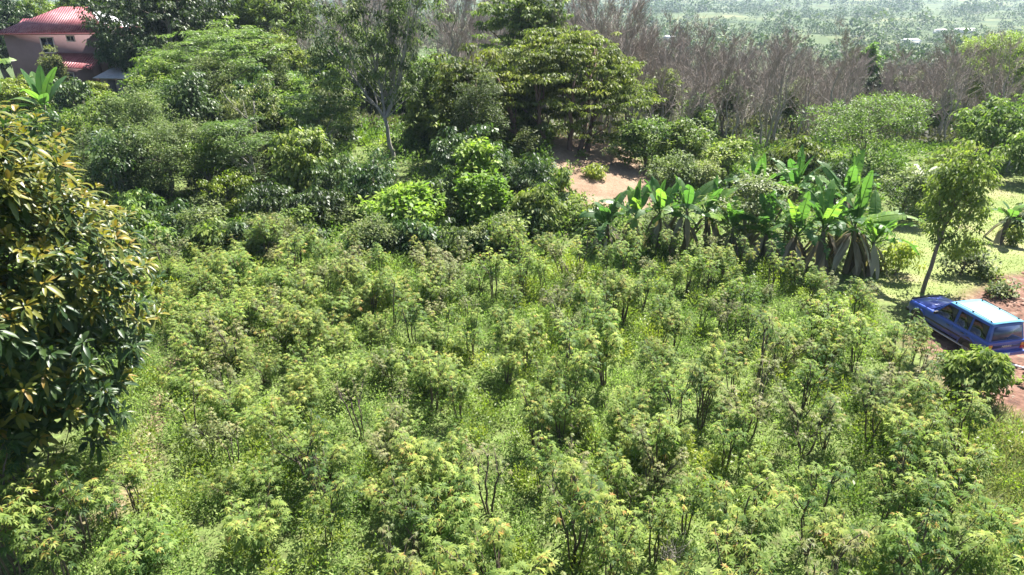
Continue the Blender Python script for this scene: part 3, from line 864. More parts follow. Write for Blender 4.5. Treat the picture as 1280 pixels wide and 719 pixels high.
# ------------------------------------------------------------------ trees and shrubs of the hillside
T_ = 'tree'; S_ = 'shrub'
PL = [
    # name, label, cat, px, Y, top, halfw, species, kwargs
    ('dark_tree', 'black-green spreading tree hiding the red-roofed house\'s side wall', T_, 225, 84, -40, 105, 'dark', dict(ground_frac=0.22, lobes=5, tbase=0.3)),
    ('feathery_tree', 'pale feathery layered tree in front of the black-green tree', T_, 282, 67, 20, 88, 'feather', dict(ground_frac=0.25, lobes=4, tbase=0.55)),
    ('feathery_tree', 'lower feathery tree with dull layered sprays under the pale feathery one', T_, 245, 61, 88, 62, 'feather', dict(ground_frac=0.2, lobes=3, tbase=0.25)),
    ('small_leaved_tree', 'dense small-leaved olive tree beside the strap-leaved plants', T_, 215, 53, 140, 76, 'dull', dict(ground_frac=0.06, lobes=4, tbase=0.5, dens=1.1)),
    ('vine_shrub', 'yellow-green vine-covered shrub hanging beside the small-leaved olive tree', S_, 287, 50, 212, 36, 'lime', dict(ground_frac=0.05, lobes=2)),
    ('vine_shrub', 'small yellow-green vine mound above the vine-covered shrub', S_, 262, 53, 172, 20, 'lime', dict(ground_frac=0.4, lobes=2)),
    ('large_leaved_shrub', 'dark big-leaved shrub with drooping leaves under a sunlit grass patch', S_, 383, 55, 150, 40, 'dark', dict(ground_frac=0.08, tbase=0.45, lobes=3)),
    ('large_leaved_shrub', 'dark shrub with bright top leaves at the foot of the bare grey wood', S_, 420, 66, 76, 34, 'glossy', dict(ground_frac=0.08, tbase=0.5)),
    ('coffee_bush', 'dark glossy coffee bush beside the yellow-green vine shrub', S_, 342, 48, 222, 36, 'coffee', dict(ground_frac=0.04)),
    ('coffee_bush', 'dark glossy coffee bush in deep shade beyond the field corner', S_, 400, 47.5, 232, 40, 'coffee', dict(ground_frac=0.04, tbase=0.35)),
    ('coffee_bush', 'tall dark coffee bush in front of the forked tree trunk', S_, 470, 49.5, 185, 40, 'coffee', dict(ground_frac=0.04)),
    ('coffee_bush', 'dark coffee bush behind the pale big-leaved shrub', S_, 428, 51.5, 190, 38, 'coffee', dict(ground_frac=0.04, tbase=0.6)),
    ('coffee_bush', 'dark coffee bush between the two bright broad-leaved shrubs', S_, 548, 48, 208, 32, 'coffee', dict(ground_frac=0.04)),
    ('coffee_bush', 'dark coffee bush under the umbrella tree by the bare slope', S_, 660, 51, 188, 42, 'coffee', dict(ground_frac=0.04, tbase=0.45)),
    ('coffee_bush', 'low coffee bush with lit top beneath the yellow-leaved tree', S_, 612, 53, 172, 30, 'coffee', dict(ground_frac=0.04, tbase=0.6)),
    ('forest_shrub', 'pale green slope shrub above the dark big-leaved shrub', S_, 352, 62, 112, 30, 'mid', dict(tbase=0.8)),
    ('forest_shrub', 'pale green mound of leaves between feathery tree and grey wood', S_, 372, 68, 92, 26, 'mid', dict(tbase=0.9)),
    ('forest_shrub', 'greyish shrub at the foot of the feathery tree', S_, 330, 57, 165, 32, 'greyish', dict(tbase=0.65)),
    ('broad_leaved_shrub', 'brightest large-leaved shrub, pale sunlit leaves, at the field\'s far edge', S_, 508, 44.5, 226, 50, 'bright', dict(ground_frac=0.04, tbase=0.75, lobes=4, dens=1.2)),
    ('broad_leaved_shrub', 'bright leafy shrub standing next to the brightest large-leaved one', S_, 606, 45.5, 210, 34, 'bright', dict(ground_frac=0.04, tbase=0.55)),
    ('broad_leaved_shrub', 'light-topped shrub behind the bright leafy pair', S_, 588, 49, 168, 32, 'bright', dict(ground_frac=0.05, tbase=0.5)),
    ('broad_leaved_shrub', 'leafy shrub at the foot of the bare tan slope', S_, 676, 45, 226, 34, 'glossy', dict(ground_frac=0.04, tbase=0.75)),
    ('broad_leaved_shrub', 'low green shrub between coffee bushes behind the field', S_, 645, 46, 238, 28, 'glossy', dict(ground_frac=0.04, tbase=0.6)),
    ('yellow_leaved_tree', 'drooping yellow-olive tree beside the umbrella tree', T_, 592, 60, 48, 52, 'umbrella', dict(ground_frac=0.08, tbase=0.6, lobes=4)),
    ('olive_tree', 'olive drooping tree behind the forked slender tree', T_, 545, 64, 66, 42, 'mid', dict(ground_frac=0.08, tbase=0.6, lobes=4)),
    ('dark_tree', 'dark tree with bright yellow-green side above the umbrella tree', T_, 655, 80, -38, 64, 'umbrella', dict(ground_frac=0.3, tbase=0.4, lobes=4, dens=1.3)),
    ('hedge_shrub', 'grey-green dense shrub at the lower end of the bare slope', S_, 840, 48.5, 188, 34, 'greyish', dict(base=240, ground_frac=0.03, tbase=0.55)),
    ('hedge_shrub', 'tall dense shrub rising above the bare slope', S_, 808, 55, 134, 38, 'mid', dict(base=212, ground_frac=0.04, tbase=0.6, lobes=4)),
    ('hedge_shrub', 'bright-topped dense shrub beside the tall one above the slope', S_, 850, 56, 142, 38, 'mid', dict(base=224, ground_frac=0.04, tbase=0.75, lobes=4)),
    ('hedge_shrub', 'pale frosted-looking shrub next to the grey-green dense shrub', S_, 880, 50, 196, 26, 'greyish', dict(base=240, ground_frac=0.03, tbase=0.85)),
    ('hedge_shrub', 'low lit bush behind the banana clumps near the leafless wood', S_, 905, 57, 165, 32, 'mid', dict(tbase=0.7)),
    ('hedge_shrub', 'deep green bush behind the tall bananas', S_, 985, 55, 168, 36, 'glossy', dict(tbase=0.6)),
    ('hedge_shrub', 'dark bush below the airy light-green tree', S_, 1040, 52, 196, 34, 'coffee', dict(tbase=0.4)),
    ('forest_shrub', 'green leafy crown among the first leafless trunks', T_, 820, 76, 78, 26, 'mid', dict(ground_frac=0.25, tbase=0.65)),
    ('forest_shrub', 'rounded green bush in the leafless wood above the dense shrubs', S_, 868, 72, 112, 26, 'mid', dict(tbase=0.55)),
    ('sapling', 'thin sapling standing on the bare tan slope', T_, 764, 52, 180, 11, 'greyish', dict(base=208, ground_frac=0.5, trunk_r=0.05, lobes=1)),
    ('low_shrub', 'small yellow-green bush on the bare tan slope', S_, 742, 47.5, 204, 16, 'lime', dict(base=222, lobes=1, ground_frac=0.02)),
    ('ferny_shrub', 'soft ferny light-green shrub between the two banana clumps', S_, 925, 42, 208, 46, 'feather', dict(ground_frac=0.2, tbase=0.75, lobes=3)),
    ('airy_tree', 'airy light-green tree with upswept branches before the leafless wood', T_, 1072, 60, 118, 82, 'airy', dict(ground_frac=0.3, tbase=0.7, lobes=4, dens=1.0, nlimb=34, trunk_r=0.12)),
    ('round_dark_tree', 'small dark round tree standing among the leafless trees', T_, 1082, 96, 86, 27, 'coffee', dict(ground_frac=0.2, tbase=0.3)),
    ('forest_shrub', 'pale leafy crown above the small dark round tree', T_, 1066, 118, 56, 22, 'bright', dict(ground_frac=0.25, tbase=0.5)),
    ('tall_feathery_tree', 'tall bright feathery tree rising out of the leafless wood', T_, 1235, 84, 30, 74, 'airy', dict(ground_frac=0.25, tbase=0.75, lobes=5, dens=1.5)),
    ('round_tree', 'large rounded glossy tree behind the wire fence', T_, 1232, 62, 118, 55, 'glossy', dict(ground_frac=0.2, tbase=0.7, lobes=4)),
    ('round_tree', 'glossy tree with pale leaves overlapping the large rounded tree', T_, 1285, 57, 150, 42, 'glossy', dict(ground_frac=0.15, tbase=0.5, lobes=3)),
    ('garden_shrub', 'rounded pale-topped shrub near the yellow palm', S_, 1128, 49, 205, 32, 'greyish', dict(ground_frac=0.06, tbase=0.7)),
    ('garden_shrub', 'yellow-topped garden bush beside the yellow palm', S_, 1182, 55, 172, 34, 'umbrella', dict(ground_frac=0.1, tbase=0.85)),
    ('garden_shrub', 'dull bush on the lawn\'s shady side behind the slim forked tree', S_, 1158, 51, 210, 22, 'greyish', dict(tbase=0.4)),
    ('twiggy_shrub', 'dark twiggy shrub sprawling on the lawn beyond the blue car\'s bonnet', S_, 1200, 35, 304, 38, 'greyish', dict(ground_frac=0.03, tbase=0.35, yr=0.5, dens=0.8)),
    ('twiggy_shrub', 'thin pale shrub beside the dry banana skirts', S_, 1118, 35.5, 296, 30, 'lime', dict(ground_frac=0.05, tbase=0.7, dens=0.5)),
    ('dense_shrub', 'dense dark-green bush on red dirt hiding the blue car\'s rear wheel', S_, 1206, 26.6, 432, 40, 'car', dict(base=498, ground_frac=0.03, tbase=0.6, lobes=5, yr=0.9, dens=1.9)),
    ('low_shrub', 'round dark bush on the lawn behind the young banana', S_, 1266, 46, 250, 14, 'dark', dict(ground_frac=0.02, lobes=1)),
    ('low_shrub', 'tiny bright bush at the young banana\'s foot', S_, 1262, 43.6, 281, 9, 'lime', dict(ground_frac=0.02, lobes=1)),
    ('house_shrub', 'tall grey-leaved shrub in front of the house window', S_, 76, 80, 58, 17, 'greyish', dict(ground_frac=0.05, tbase=0.8)),
    ('house_shrub', 'sunlit bush below the house\'s lower roof', S_, 122, 74, 100, 26, 'lime', dict(ground_frac=0.05, tbase=0.5)),
    ('house_shrub', 'dark round bush beside the upright young banana', S_, 98, 71, 95, 24, 'dark', dict(ground_frac=0.05, tbase=0.6)),
    ('house_shrub', 'leafy bush behind the bent-leaved banana', S_, 32, 72, 92, 34, 'lime', dict(ground_frac=0.05, tbase=0.4)),
    ('house_shrub', 'dark layered bush below the black-green tree', S_, 172, 68, 100, 30, 'feather', dict(ground_frac=0.1, tbase=0.1)),
    ('house_shrub', 'sunlit shrub with yellow tips below the house corner', S_, 138, 66, 112, 24, 'mid', dict(ground_frac=0.05, tbase=0.7)),
    ('forest_shrub', 'shaded bush under the two bananas by the house', S_, 60, 58, 138, 48, 'dark', dict(ground_frac=0.03, tbase=0.5)),
    ('forest_shrub', 'green bush above the strap-leaved plants', S_, 118, 58, 130, 34, 'mid', dict(ground_frac=0.04, tbase=0.6)),
    ('forest_shrub', 'dark bush behind the glossy big-leaved tree', S_, 112, 52, 160, 40, 'dull', dict(ground_frac=0.03, tbase=0.2)),
    ('forest_tree', 'leafy tree among leafless trunks just beyond the frosted-looking shrub', T_, 905, 80, 92, 20, 'mid', dict(ground_frac=0.25, tbase=0.50, dens=0.9)),
    ('forest_tree', 'dull leafy tree inside the leafless wood above the tall banana clump', T_, 985, 84, 96, 24, 'dull', dict(ground_frac=0.25, tbase=0.50, dens=0.9)),
    ('forest_tree', 'greenish thin tree in the leafless wood behind the airy tree', T_, 1120, 90, 88, 26, 'dull', dict(ground_frac=0.25, tbase=0.60, dens=0.9)),
    ('forest_tree', 'small leafy crown at the leafless wood\'s foot near the large rounded tree', T_, 1168, 78, 108, 20, 'glossy', dict(ground_frac=0.25, tbase=0.50, dens=0.9)),
    ('forest_tree', 'leafy crown poking from the leafless wood behind the umbrella tree', T_, 780, 92, 62, 22, 'mid', dict(ground_frac=0.25, tbase=0.40, dens=0.9)),
    ('dark_tree', 'dark low-branched tree beside the grey-roofed shed', T_, 176, 82, 34, 38, 'dark', dict(ground_frac=0.3, tbase=0.25, lobes=4, dens=1.3)),
    ('yard_shrub', 'brownish low shrub on the rough ground beyond the blue car\'s roof', S_, 1252, 31.5, 352, 20, 'greyish', dict(ground_frac=0.03, tbase=0.5, lobes=1)),
    ('yard_shrub', 'small green shrub at the lawn edge above the brownish low shrub', S_, 1236, 34, 335, 15, 'mid', dict(ground_frac=0.03, tbase=0.6, lobes=1)),
    ('hilltop_tree', 'dark treetop behind the house\'s outer roof end', T_, 12, 112, -14, 60, 'dark', dict(ground_frac=0.2, tbase=0.5)),
    ('hilltop_tree', 'yellow-green treetop behind the house roof ridge', T_, 62, 118, -8, 44, 'lime', dict(ground_frac=0.2, tbase=0.4)),
    ('hilltop_tree', 'green treetop behind the pale glare painted on the house roof end', T_, 122, 112, -26, 44, 'mid', dict(ground_frac=0.2, tbase=0.5)),
    ('hilltop_tree', 'tall green tree above the feathery layered tree', T_, 345, 92, -45, 62, 'mid', dict(ground_frac=0.2, tbase=0.45)),
    ('hilltop_tree', 'leafy tree in the green wood behind the feathery and black-green trees', T_, 175, 104, -10, 48, 'mid', dict(ground_frac=0.15, tbase=0.30, group='green wood behind the black-green tree')),
    ('hilltop_tree', 'leafy tree in the green wood behind the feathery and black-green trees', T_, 240, 100, 10, 46, 'dull', dict(ground_frac=0.15, tbase=0.50, group='green wood behind the black-green tree')),
    ('hilltop_tree', 'leafy tree in the green wood behind the feathery and black-green trees', T_, 300, 98, -5, 48, 'mid', dict(ground_frac=0.15, tbase=0.40, group='green wood behind the black-green tree')),
    ('hilltop_tree', 'leafy tree in the green wood behind the feathery and black-green trees', T_, 350, 84, 40, 40, 'mid', dict(ground_frac=0.15, tbase=0.60, group='green wood behind the black-green tree')),
    ('hilltop_tree', 'leafy tree in the green wood behind the feathery and black-green trees', T_, 395, 88, 58, 34, 'dull', dict(ground_frac=0.15, tbase=0.60, group='green wood behind the black-green tree')),
    ('hilltop_tree', 'leafy tree in the green wood behind the feathery and black-green trees', T_, 210, 92, 52, 40, 'dull', dict(ground_frac=0.15, tbase=0.30, group='green wood behind the black-green tree')),
    ('hilltop_tree', 'leafy tree in the green wood behind the feathery and black-green trees', T_, 300, 84, 62, 40, 'glossy', dict(ground_frac=0.15, tbase=0.50, group='green wood behind the black-green tree')),
]
LAB_SEEN = {}
for (nm, lab, cat, px, Yd, top, hw, sp, kw) in PL:
    plant(nm, lab, cat, px, Yd, top, hw, sp, **kw)

# fillers of the thicket: small shrubs nothing tells apart
FILL = 72
for k in range(FILL):
    for _ in range(30):
        px = rng.uniform(150, 980); Yd = rng.uniform(43, 66)
        x, y, z = spot(px, RY(Yd))
        if k >= 46:
            px = rng.uniform(165, 640); Yd = 40.5 + rng.uniform(-1.2, 3); x, y, z = spot(px, RY(Yd)); break
        if pmask('bare', x, y)[0] < 0.02 and pmask('bare', x, y - 2.5)[0] < 0.05 and not (130 < px < 175) and not (455 < px < 530 and Yd < 60): break
    sp = ['coffee', 'mid', 'dull', 'glossy', 'greyish', 'dark'][k % 6]
    top_z = z + rng.uniform(1.5, 2.7)
    d = RY(Yd)
    v = math.atan2(CAM_H - top_z, d)
    py = 359.5 - FPX * math.tan(PITCH - v)
    plant('thicket_shrub', 'low leafy shrub crowded among the hillside thicket', 'shrub', px, Yd, py, rng.uniform(1.0, 1.8) * ppm(Yd), sp,
          ground_frac=0.03, lobes=2, nlimb=6, group='low shrubs of the hillside thicket', tbase=rng.uniform(0.3, 0.7))

HT = [('dark-leaved', 'dark'), ('olive small-leaved', 'dull'), ('mid-green', 'mid'), ('glossy-leaved', 'glossy'), ('feathery pale', 'feather'), ('drooping olive', 'sparse')]
for k in range(34):
    px = 172 + 14 * k + rng.uniform(-12, 12); Yd = [53, 58, 63, 68, 74][k % 5] + rng.uniform(-2, 2)
    if 425 < px < 545: Yd = 78
    x, y, z = spot(px, RY(Yd))
    top_z = z + rng.uniform(4.8, 8.2) * (0.8 if k % 5 == 0 else 1)
    py = 359.5 - FPX * math.tan(PITCH - math.atan2(CAM_H - top_z, RY(Yd)))
    nm_, sp = HT[k % 6]
    plant('thicket_tree', nm_ + ' tree crowded into the hillside thicket', 'tree', px, Yd, py, rng.uniform(1.9, 3.0) * ppm(RY(Yd)), sp,
          ground_frac=0.08, lobes=3, nlimb=10, group='trees of the hillside thicket', tbase=rng.uniform(0.3, 0.7), dens=1.6 if sp == 'sparse' else 1.0)

# ---- umbrella tree: layered canopy on several reddish trunks
UY = ong(715, 188)[1]
print('umbrella', UY)
ux, uy, uz = spot(706, UY)
ut = thing('umbrella_tree', 'wide umbrella tree with layered yellow-green canopy above the bare slope', 'tree', (ux, uy, uz - 0.05))
pm = ppm(UY, 7)
g = G(); layers = []
for k in range(165):
    a = rng.uniform(0, 2 * PI); q = math.sqrt(rng.random())
    zt = ztop(36, UY) - uz
    R = 120 / pm
    px_ = -4 / pm + math.cos(a) * q * R
    pz = zt * (0.97 - 0.58 * q ** 2.0) - 2.6 * rng.random() ** 2 + 0.2 * rng.normal()
    layers.append((px_, 4.6 + math.sin(a) * q * R * 0.75, pz))
for k in range(44):      # lower boughs on the thicket side
    layers.append((rng.uniform(-0.9 * R, 0.1 * R), rng.uniform(3.0, 7), zt * rng.uniform(0.25, 0.6)))
layers = np.array(layers)
for c in layers:
    sub = c + rng.normal(size=(9, 3)) * np.array([0.95, 0.85, 0.2])
    crown_leaves(g, sub, 0.62, 42, 0.30, 0.12, 0.28, 'droop', 0.12, rng.uniform(0.15, 0.75))
g.obj('crown', M['umbrella'], ut)
t = G()
for (dx, dy) in ((0.4, 0), (1.25, 0.5), (1.9, 0.9), (-1.6, 0.6), (-3.6, 0.8)):
    zb = hz(ux + dx, uy + dy) - uz
    tp = curve((dx, dy, zb), (dx * 1.5, dy, zt * 0.6), 7, 0.06); rr = np.linspace(0.2, 0.08, 7); rr[0] = 0.27
    tube(t, tp, rr, 8)
    near = layers[np.argsort(np.abs(layers[:, 0] - dx * 1.5))[:18]]
    limbs(t, tp, rr, near, 10, 0.08)
t.obj('trunk', M['bark_red'], ut, smooth=True)

# ---- slender forked tree with thin crown
SY = min(56.0, ong(493, 186)[1])
print('slender', SY)
sx, sy, sz = spot(493, SY)
st = thing('slender_tree', 'tall slender grey tree forking low, thin drooping crown before the grey wood', 'tree', (sx, sy, sz - 0.05))
zt = ztop(-60, SY) - sz; pm = ppm(SY, 8)
fork = np.array([-8 / pm, 0.0, ztop(148, SY) - sz])
t = G()
tube(t, curve((0, 0, 0), fork, 6, 0.04), np.linspace(0.19, 0.14, 6), 8)
ends = [((-18 / pm, 0.3, ztop(70, SY) - sz), (-40 / pm, 0.4, zt)), ((18 / pm, -0.2, ztop(80, SY) - sz), (62 / pm, 0.2, zt * 0.95)), ((-50 / pm, 1.0, ztop(95, SY) - sz), (-88 / pm, 1.2, ztop(22, SY) - sz)), ((4 / pm, 1.5, ztop(60, SY) - sz), (20 / pm, 2.0, zt * 1.02))]
allp = []; allr = []
for e1, e2 in ends:
    p1 = curve(fork, e1, 5, 0.06); p2 = curve(e1, e2, 6, 0.08)
    P = np.concatenate([p1, p2[1:]]); r_ = np.linspace(0.115, 0.035, len(P))
    tube(t, P, r_, 7); allp.append(P); allr.append(r_)
cl = []
for P in allp:
    for k in range(70):
        b = P[rng.integers(3, len(P))]
        cl.append(b + rng.normal(size=3) * np.array([1.5, 1.3, 0.9]) + np.array([0, 0, 0.35]))
cl = np.array(cl); cl = cl[cl[:, 2] > ztop(118, SY) - sz]
for P, r_ in zip(allp, allr):
    dd = np.linalg.norm(cl[:, None] - P[None], axis=2).min(1)
    limbs(t, P, r_, cl[dd < 2.4], 20, 0.05)
t.obj('trunk', M['bark_pale'], st, smooth=True)
g = G(); crown_leaves(g, cl, 0.62, 70, 0.30, 0.10, 0.8, 'droop', 0.25, 0.4); g.obj('crown', M['dull'], st)

# ---- slim forked tree by the car
cx_, cy_, cz_ = ong(1153, 366)
ct = thing('slim_tree', 'slim forked tree with a narrow leafy crown standing by the blue car\'s bonnet', 'tree', (cx_, cy_, cz_ - 0.05))
pm = ppm(cy_, 3.5)
zq = lambda py: ztop(py, cy_) - cz_
t = G(); base = curve((0, 0, 0), (4 / pm, 0, zq(300)), 5, 0.03)
tube(t, base, np.linspace(0.11, 0.085, 5), 7)
b1 = curve((4 / pm, 0, zq(300)), (12 / pm, 0.1, zq(235)), 5, 0.05); b2 = curve((4 / pm, 0, zq(300)), (-4 / pm, 0.3, zq(240)), 5, 0.05); b3 = curve((12 / pm, 0.1, zq(235)), (22 / pm, 0.1, zq(185)), 5, 0.05)
for b, r in ((b1, 0.07), (b2, 0.05), (b3, 0.05)): tube(t, b, np.linspace(r, r * 0.5, 5), 6)
cl = crown_clusters([((18 / pm, 0, zq(215)), (36 / pm, 1.1, 38 / pm)), ((18 / pm, 0.2, zq(262)), (40 / pm, 1.2, 40 / pm)), ((0 / pm, 0.2, zq(232)), (20 / pm, 0.8, 25 / pm)), ((30 / pm, 0, zq(300)), (24 / pm, 0.9, 18 / pm))], 0.42, 1.0, 0.4)
limbs(t, np.concatenate([b1, b3]), np.linspace(0.07, 0.03, 10), cl, 26, 0.035)
t.obj('trunk', M['bark'], ct, smooth=True)
g = G(); crown_leaves(g, cl, 0.42, 27, 0.22, 0.095, 0.7, 'droop', 0.26, 0.8); g.obj('crown', M['mid'], ct)

# ------------------------------------------------------------------ bananas
def banana_leaf(g, base, az, el, L, W, bend, torn, tint):
    n = 18
    d = np.array([math.cos(az), math.sin(az), 0.0]); S = np.array([-math.sin(az), math.cos(az), 0.0])
    p = np.array(base, float); pts = [p.copy()]; e = el; ups = []
    for k in range(n):
        e2 = el - bend * ((k + 1) / n) ** 1.6
        p = p + (d * math.cos(e2) + np.array([0, 0, math.sin(e2)])) * L / n
        pts.append(p.copy()); ups.append(np.array([-d[0] * math.sin(e2), -d[1] * math.sin(e2), math.cos(e2)]))
    ups.append(ups[-1]); pts = np.array(pts); ups = np.array(ups)
    tube(g, pts, np.linspace(0.035, 0.008, n + 1), 5, min(1, tint + 0.25))
    roll = rng.normal() * 0.35
    for side in (1, -1):
        dr = 0.0
        for k in range(3, n):
            t0, t1 = (k - 2.5) / (n - 2.5), (k - 1.5) / (n - 2.5)
            w0 = W * 0.5 * math.sin(PI * min(1, max(0.02, t0)) ** 0.75) ** 0.55; w1 = W * 0.5 * max(0.0, math.sin(PI * min(0.995, t1) ** 0.75)) ** 0.55
            if rng.random() < torn: dr = rng.uniform(-0.1, 0.9)
            elif torn < 0.15: dr = 0.15
            gap = 0.12 * L / n if torn > 0.2 and rng.random() < torn else -0.0
            u = ups[k] * (0.28 - dr) + np.array([0, 0, -0.25 * dr])
            sv = nrm(S * side + u * 1.0 + S * 0 + ups[k] * roll * side)
            tang = nrm(pts[k + 1] - pts[k])
            o0 = pts[k] + sv * w0 + tang * (0.2 * w0 + gap); o1 = pts[k + 1] + sv * w1 + tang * (0.2 * w1 - gap)
            m0 = (pts[k] + o0) / 2 + ups[k] * 0.05 * w0; m1 = (pts[k + 1] + o1) / 2 + ups[k] * 0.05 * w1
            g.add([pts[k], pts[k + 1], m1, m0, o0, o1], quads=[[0, 1, 2, 3], [3, 2, 5, 4]], tint=np.clip(tint + rng.normal() * 0.05, 0, 1))


def banana(label, px, Yd, stem_h, nl, L, W, group=None, upright=0.0, skirt=0, torn=0.3, lit=0.35, base=None, azs=None):
    x, y, z = base or spot(px, RY(Yd))
    root = thing('banana_plant', label, 'banana plant', (x, y, z - 0.05), 0, group)
    t = G(); top = np.array([rng.normal() * 0.1, rng.normal() * 0.1, stem_h])
    tube(t, curve((0, 0, 0), top, 6, 0.03), np.array([0.17, 0.15, 0.135, 0.12, 0.10, 0.07]) * (0.7 + 0.12 * stem_h), 9)
    t.obj('stem', M['pseudo'], root, smooth=True)
    a0 = rng.uniform(0, 6.28)
    for k in range(nl):
        g = G()
        az = azs[k] if azs else a0 + k * 2.4 + rng.normal() * 0.2
        f = k / max(1, nl - 1)
        el = (1.42 - 0.85 * f) + upright * 0.15 + rng.normal() * 0.2
        bend = (0.45 + 1.6 * f) * (1 - 0.5 * upright) + rng.normal() * 0.3
        tint = rng.uniform(0.42, 0.68) if rng.random() < lit else rng.uniform(0.0, 0.3)  # lit share of leaves gets a paler tint, sunshine mixed into the colour
        banana_leaf(g, top * (0.97 - 0.06 * f), az, el, L * rng.uniform(0.8, 1.1) * (0.85 + 0.15 * f), W * rng.uniform(0.85, 1.1), bend, torn * (0.4 + f), tint)
        g.obj('leaf', M['banana'], root)
    if skirt:
        g = G()
        for k in range(skirt):
            az = rng.uniform(0, 6.28); zz = stem_h * rng.uniform(0.55, 0.98)
            P = np.array([[math.cos(az) * 0.12, math.sin(az) * 0.12, zz]])
            leaves6(g, P, np.array([[math.cos(az) * 0.5, math.sin(az) * 0.5, -0.5]]), np.array([[math.cos(az), math.sin(az), 0.3]]), rng.uniform(1.0, 1.9), rng.uniform(0.15, 0.4), 0.5, 0.3, rng.uniform(0, 1))
        g.obj('dry_leaves', M['dryleaf'], root)
    return root


banana('banana plant with one long bent leaf at the house-side end of the hillside', 6, 62, ztop(92, RY(62)) - spot(6, RY(62))[2], 8, 3.3, 0.8, torn=0.3, lit=0.2)
banana('upright young banana with bright unfurled leaves below the red-roofed house', 72, 60, ztop(130, RY(60)) - spot(72, RY(60))[2], 10, 3.9, 0.85, upright=1.0, torn=0.08, lit=0.3)
for (px, Yd, hh, L, lab) in [(758, 41.6, 1.5, 2.1, 'low banana with dark rounded leaves at the slope end of the low clump'),
                             (790, 42.0, 1.9, 2.3, 'dark-leaved banana second from the slope end of the low clump'),
                             (822, 41.6, 2.1, 2.5, 'banana with glowing yellow-green young leaves in the low clump'),
                             (852, 42.2, 2.2, 2.6, 'tallest banana of the low clump, under the bare slope'),
                             (882, 42.6, 1.9, 2.4, 'banana joining the low clump to the ferny shrub'),
                             (912, 40.6, 1.4, 2.2, 'short banana in front of the ferny shrub'),
                             (938, 44.5, 2.6, 2.7, 'banana rising behind the ferny shrub')]:
    banana(lab, px, Yd, hh + 0.45, 9, L + 0.3, 0.7, 'bananas of the low clump', upright=0.3, torn=0.3, lit=0.22, skirt=9)
for (px, Yd, hh, L, sk, lab) in [(1056, 36.0, 2.8, 3.3, 26, 'tallest banana with ragged dark leaves and a skirt of dry leaves'),
                                 (1022, 36.8, 2.4, 3.0, 22, 'banana with dry hanging skirt beside the tallest banana'),
                                 (988, 38.0, 2.0, 2.9, 16, 'mid banana with lime leaves in the tall clump'),
                                 (1084, 36.6, 1.8, 2.9, 14, 'banana throwing one bright leaf towards the lawn'),
                                 (952, 39.5, 2.0, 2.6, 12, 'banana at the ferny-shrub end of the tall clump'),
                                 (1042, 42.5, 3.4, 3.0, 8, 'banana rising behind the tall clump'),
                                 (985, 45.0, 3.2, 2.9, 6, 'banana with upright lime leaf behind the mid banana')]:
    banana(lab, px, Yd, hh, 10, L * 1.1, 0.66, 'bananas of the tall clump', upright=0.15, skirt=sk + 6, torn=0.65, lit=0.2)
banana('young banana alone on the sunny lawn, with one lime leaf', 0, 0, 1.55, 5, 1.7, 0.7, torn=0.2, lit=0.4, skirt=5, base=ong(1251, 301))

# ---- strap-leaved plants
for (px, Yd, top, lab) in [(152, 50.5, 182, 'strap-leaved dracaena with grey-green drooping head beside the olive tree'),
                           (140, 54, 148, 'upper strap-leaved dracaena behind the grey-green one'),
                           (292, 54, 196, 'small strap-leaved dracaena above the vine-covered shrub')]:
    Yd = RY(Yd); x, y, z = spot(px, Yd); Hh = ztop(top, Yd) - z
    root = thing('dracaena', lab, 'dracaena', (x, y, z - 0.05))
    t = G(); tube(t, curve((0, 0, 0), (0.1, 0, Hh * 0.8), 5, 0.04), np.linspace(0.09, 0.05, 5), 6); t.obj('stem', M['bark_pale'], root)
    g = G(); n = 150; q = rng.random(n) ** 0.7
    az = rng.uniform(0, 6.28, n); el = rng.uniform(-0.5, 1.3, n)
    d = np.stack([np.cos(az) * np.cos(el), np.sin(az) * np.cos(el), np.sin(el)], 1)
    P = np.stack([0.1 + 0 * q, 0 * q, Hh * (0.8 - 0.5 * (1 - q) * (Hh > 3))], 1)
    leaves6(g, P, d, np.array([0, 0, 1.0]) + 0.2 * rvec(n), rng.uniform(0.8, 1.35, n), 0.10, 0.55, 0.1, rng.random(n))
    g.obj('leaves', M['strap'], root)

# ---- yellow-green palm
x, y, z = spot(1148, 47)
root = thing('palm', 'small yellow-green feather palm among garden shrubs', 'palm', (x, y, z - 0.05))
t = G(); tube(t, curve((0, 0, 0), (0, 0, 1.9), 4, 0.02), 0.09, 6); t.obj('trunk', M['bark'], root)
g = G()
for k in range(13):
    az = k * 2.4; el = rng.uniform(0.5, 1.3); Lf = rng.uniform(2.0, 2.8); n = 30
    s = np.linspace(0.08, 1, n); d = np.array([math.cos(az), math.sin(az), 0])
    P = np.array([0, 0, 1.9]) + d * (s * Lf * math.cos(el))[:, None] + np.array([0, 0, 1.0]) * (s * Lf * math.sin(el) - 0.5 * Lf * s ** 2)[:, None]
    S = np.array([-d[1], d[0], 0])
    for sd in (1, -1):
        leaves(g, P, S * sd + d * 0.7 - np.array([0, 0, 0.15]), np.array([0, 0, 1.0]) + 0 * P, 0.65 * np.sin(PI * (0.12 + 0.83 * s)), 0.07, 0.0, 0.25, 0.6 + 0.3 * rng.random(n))
    tube(g, P, np.linspace(0.025, 0.008, n), 4, 0.9)
g.obj('fronds', M['lime'], root)

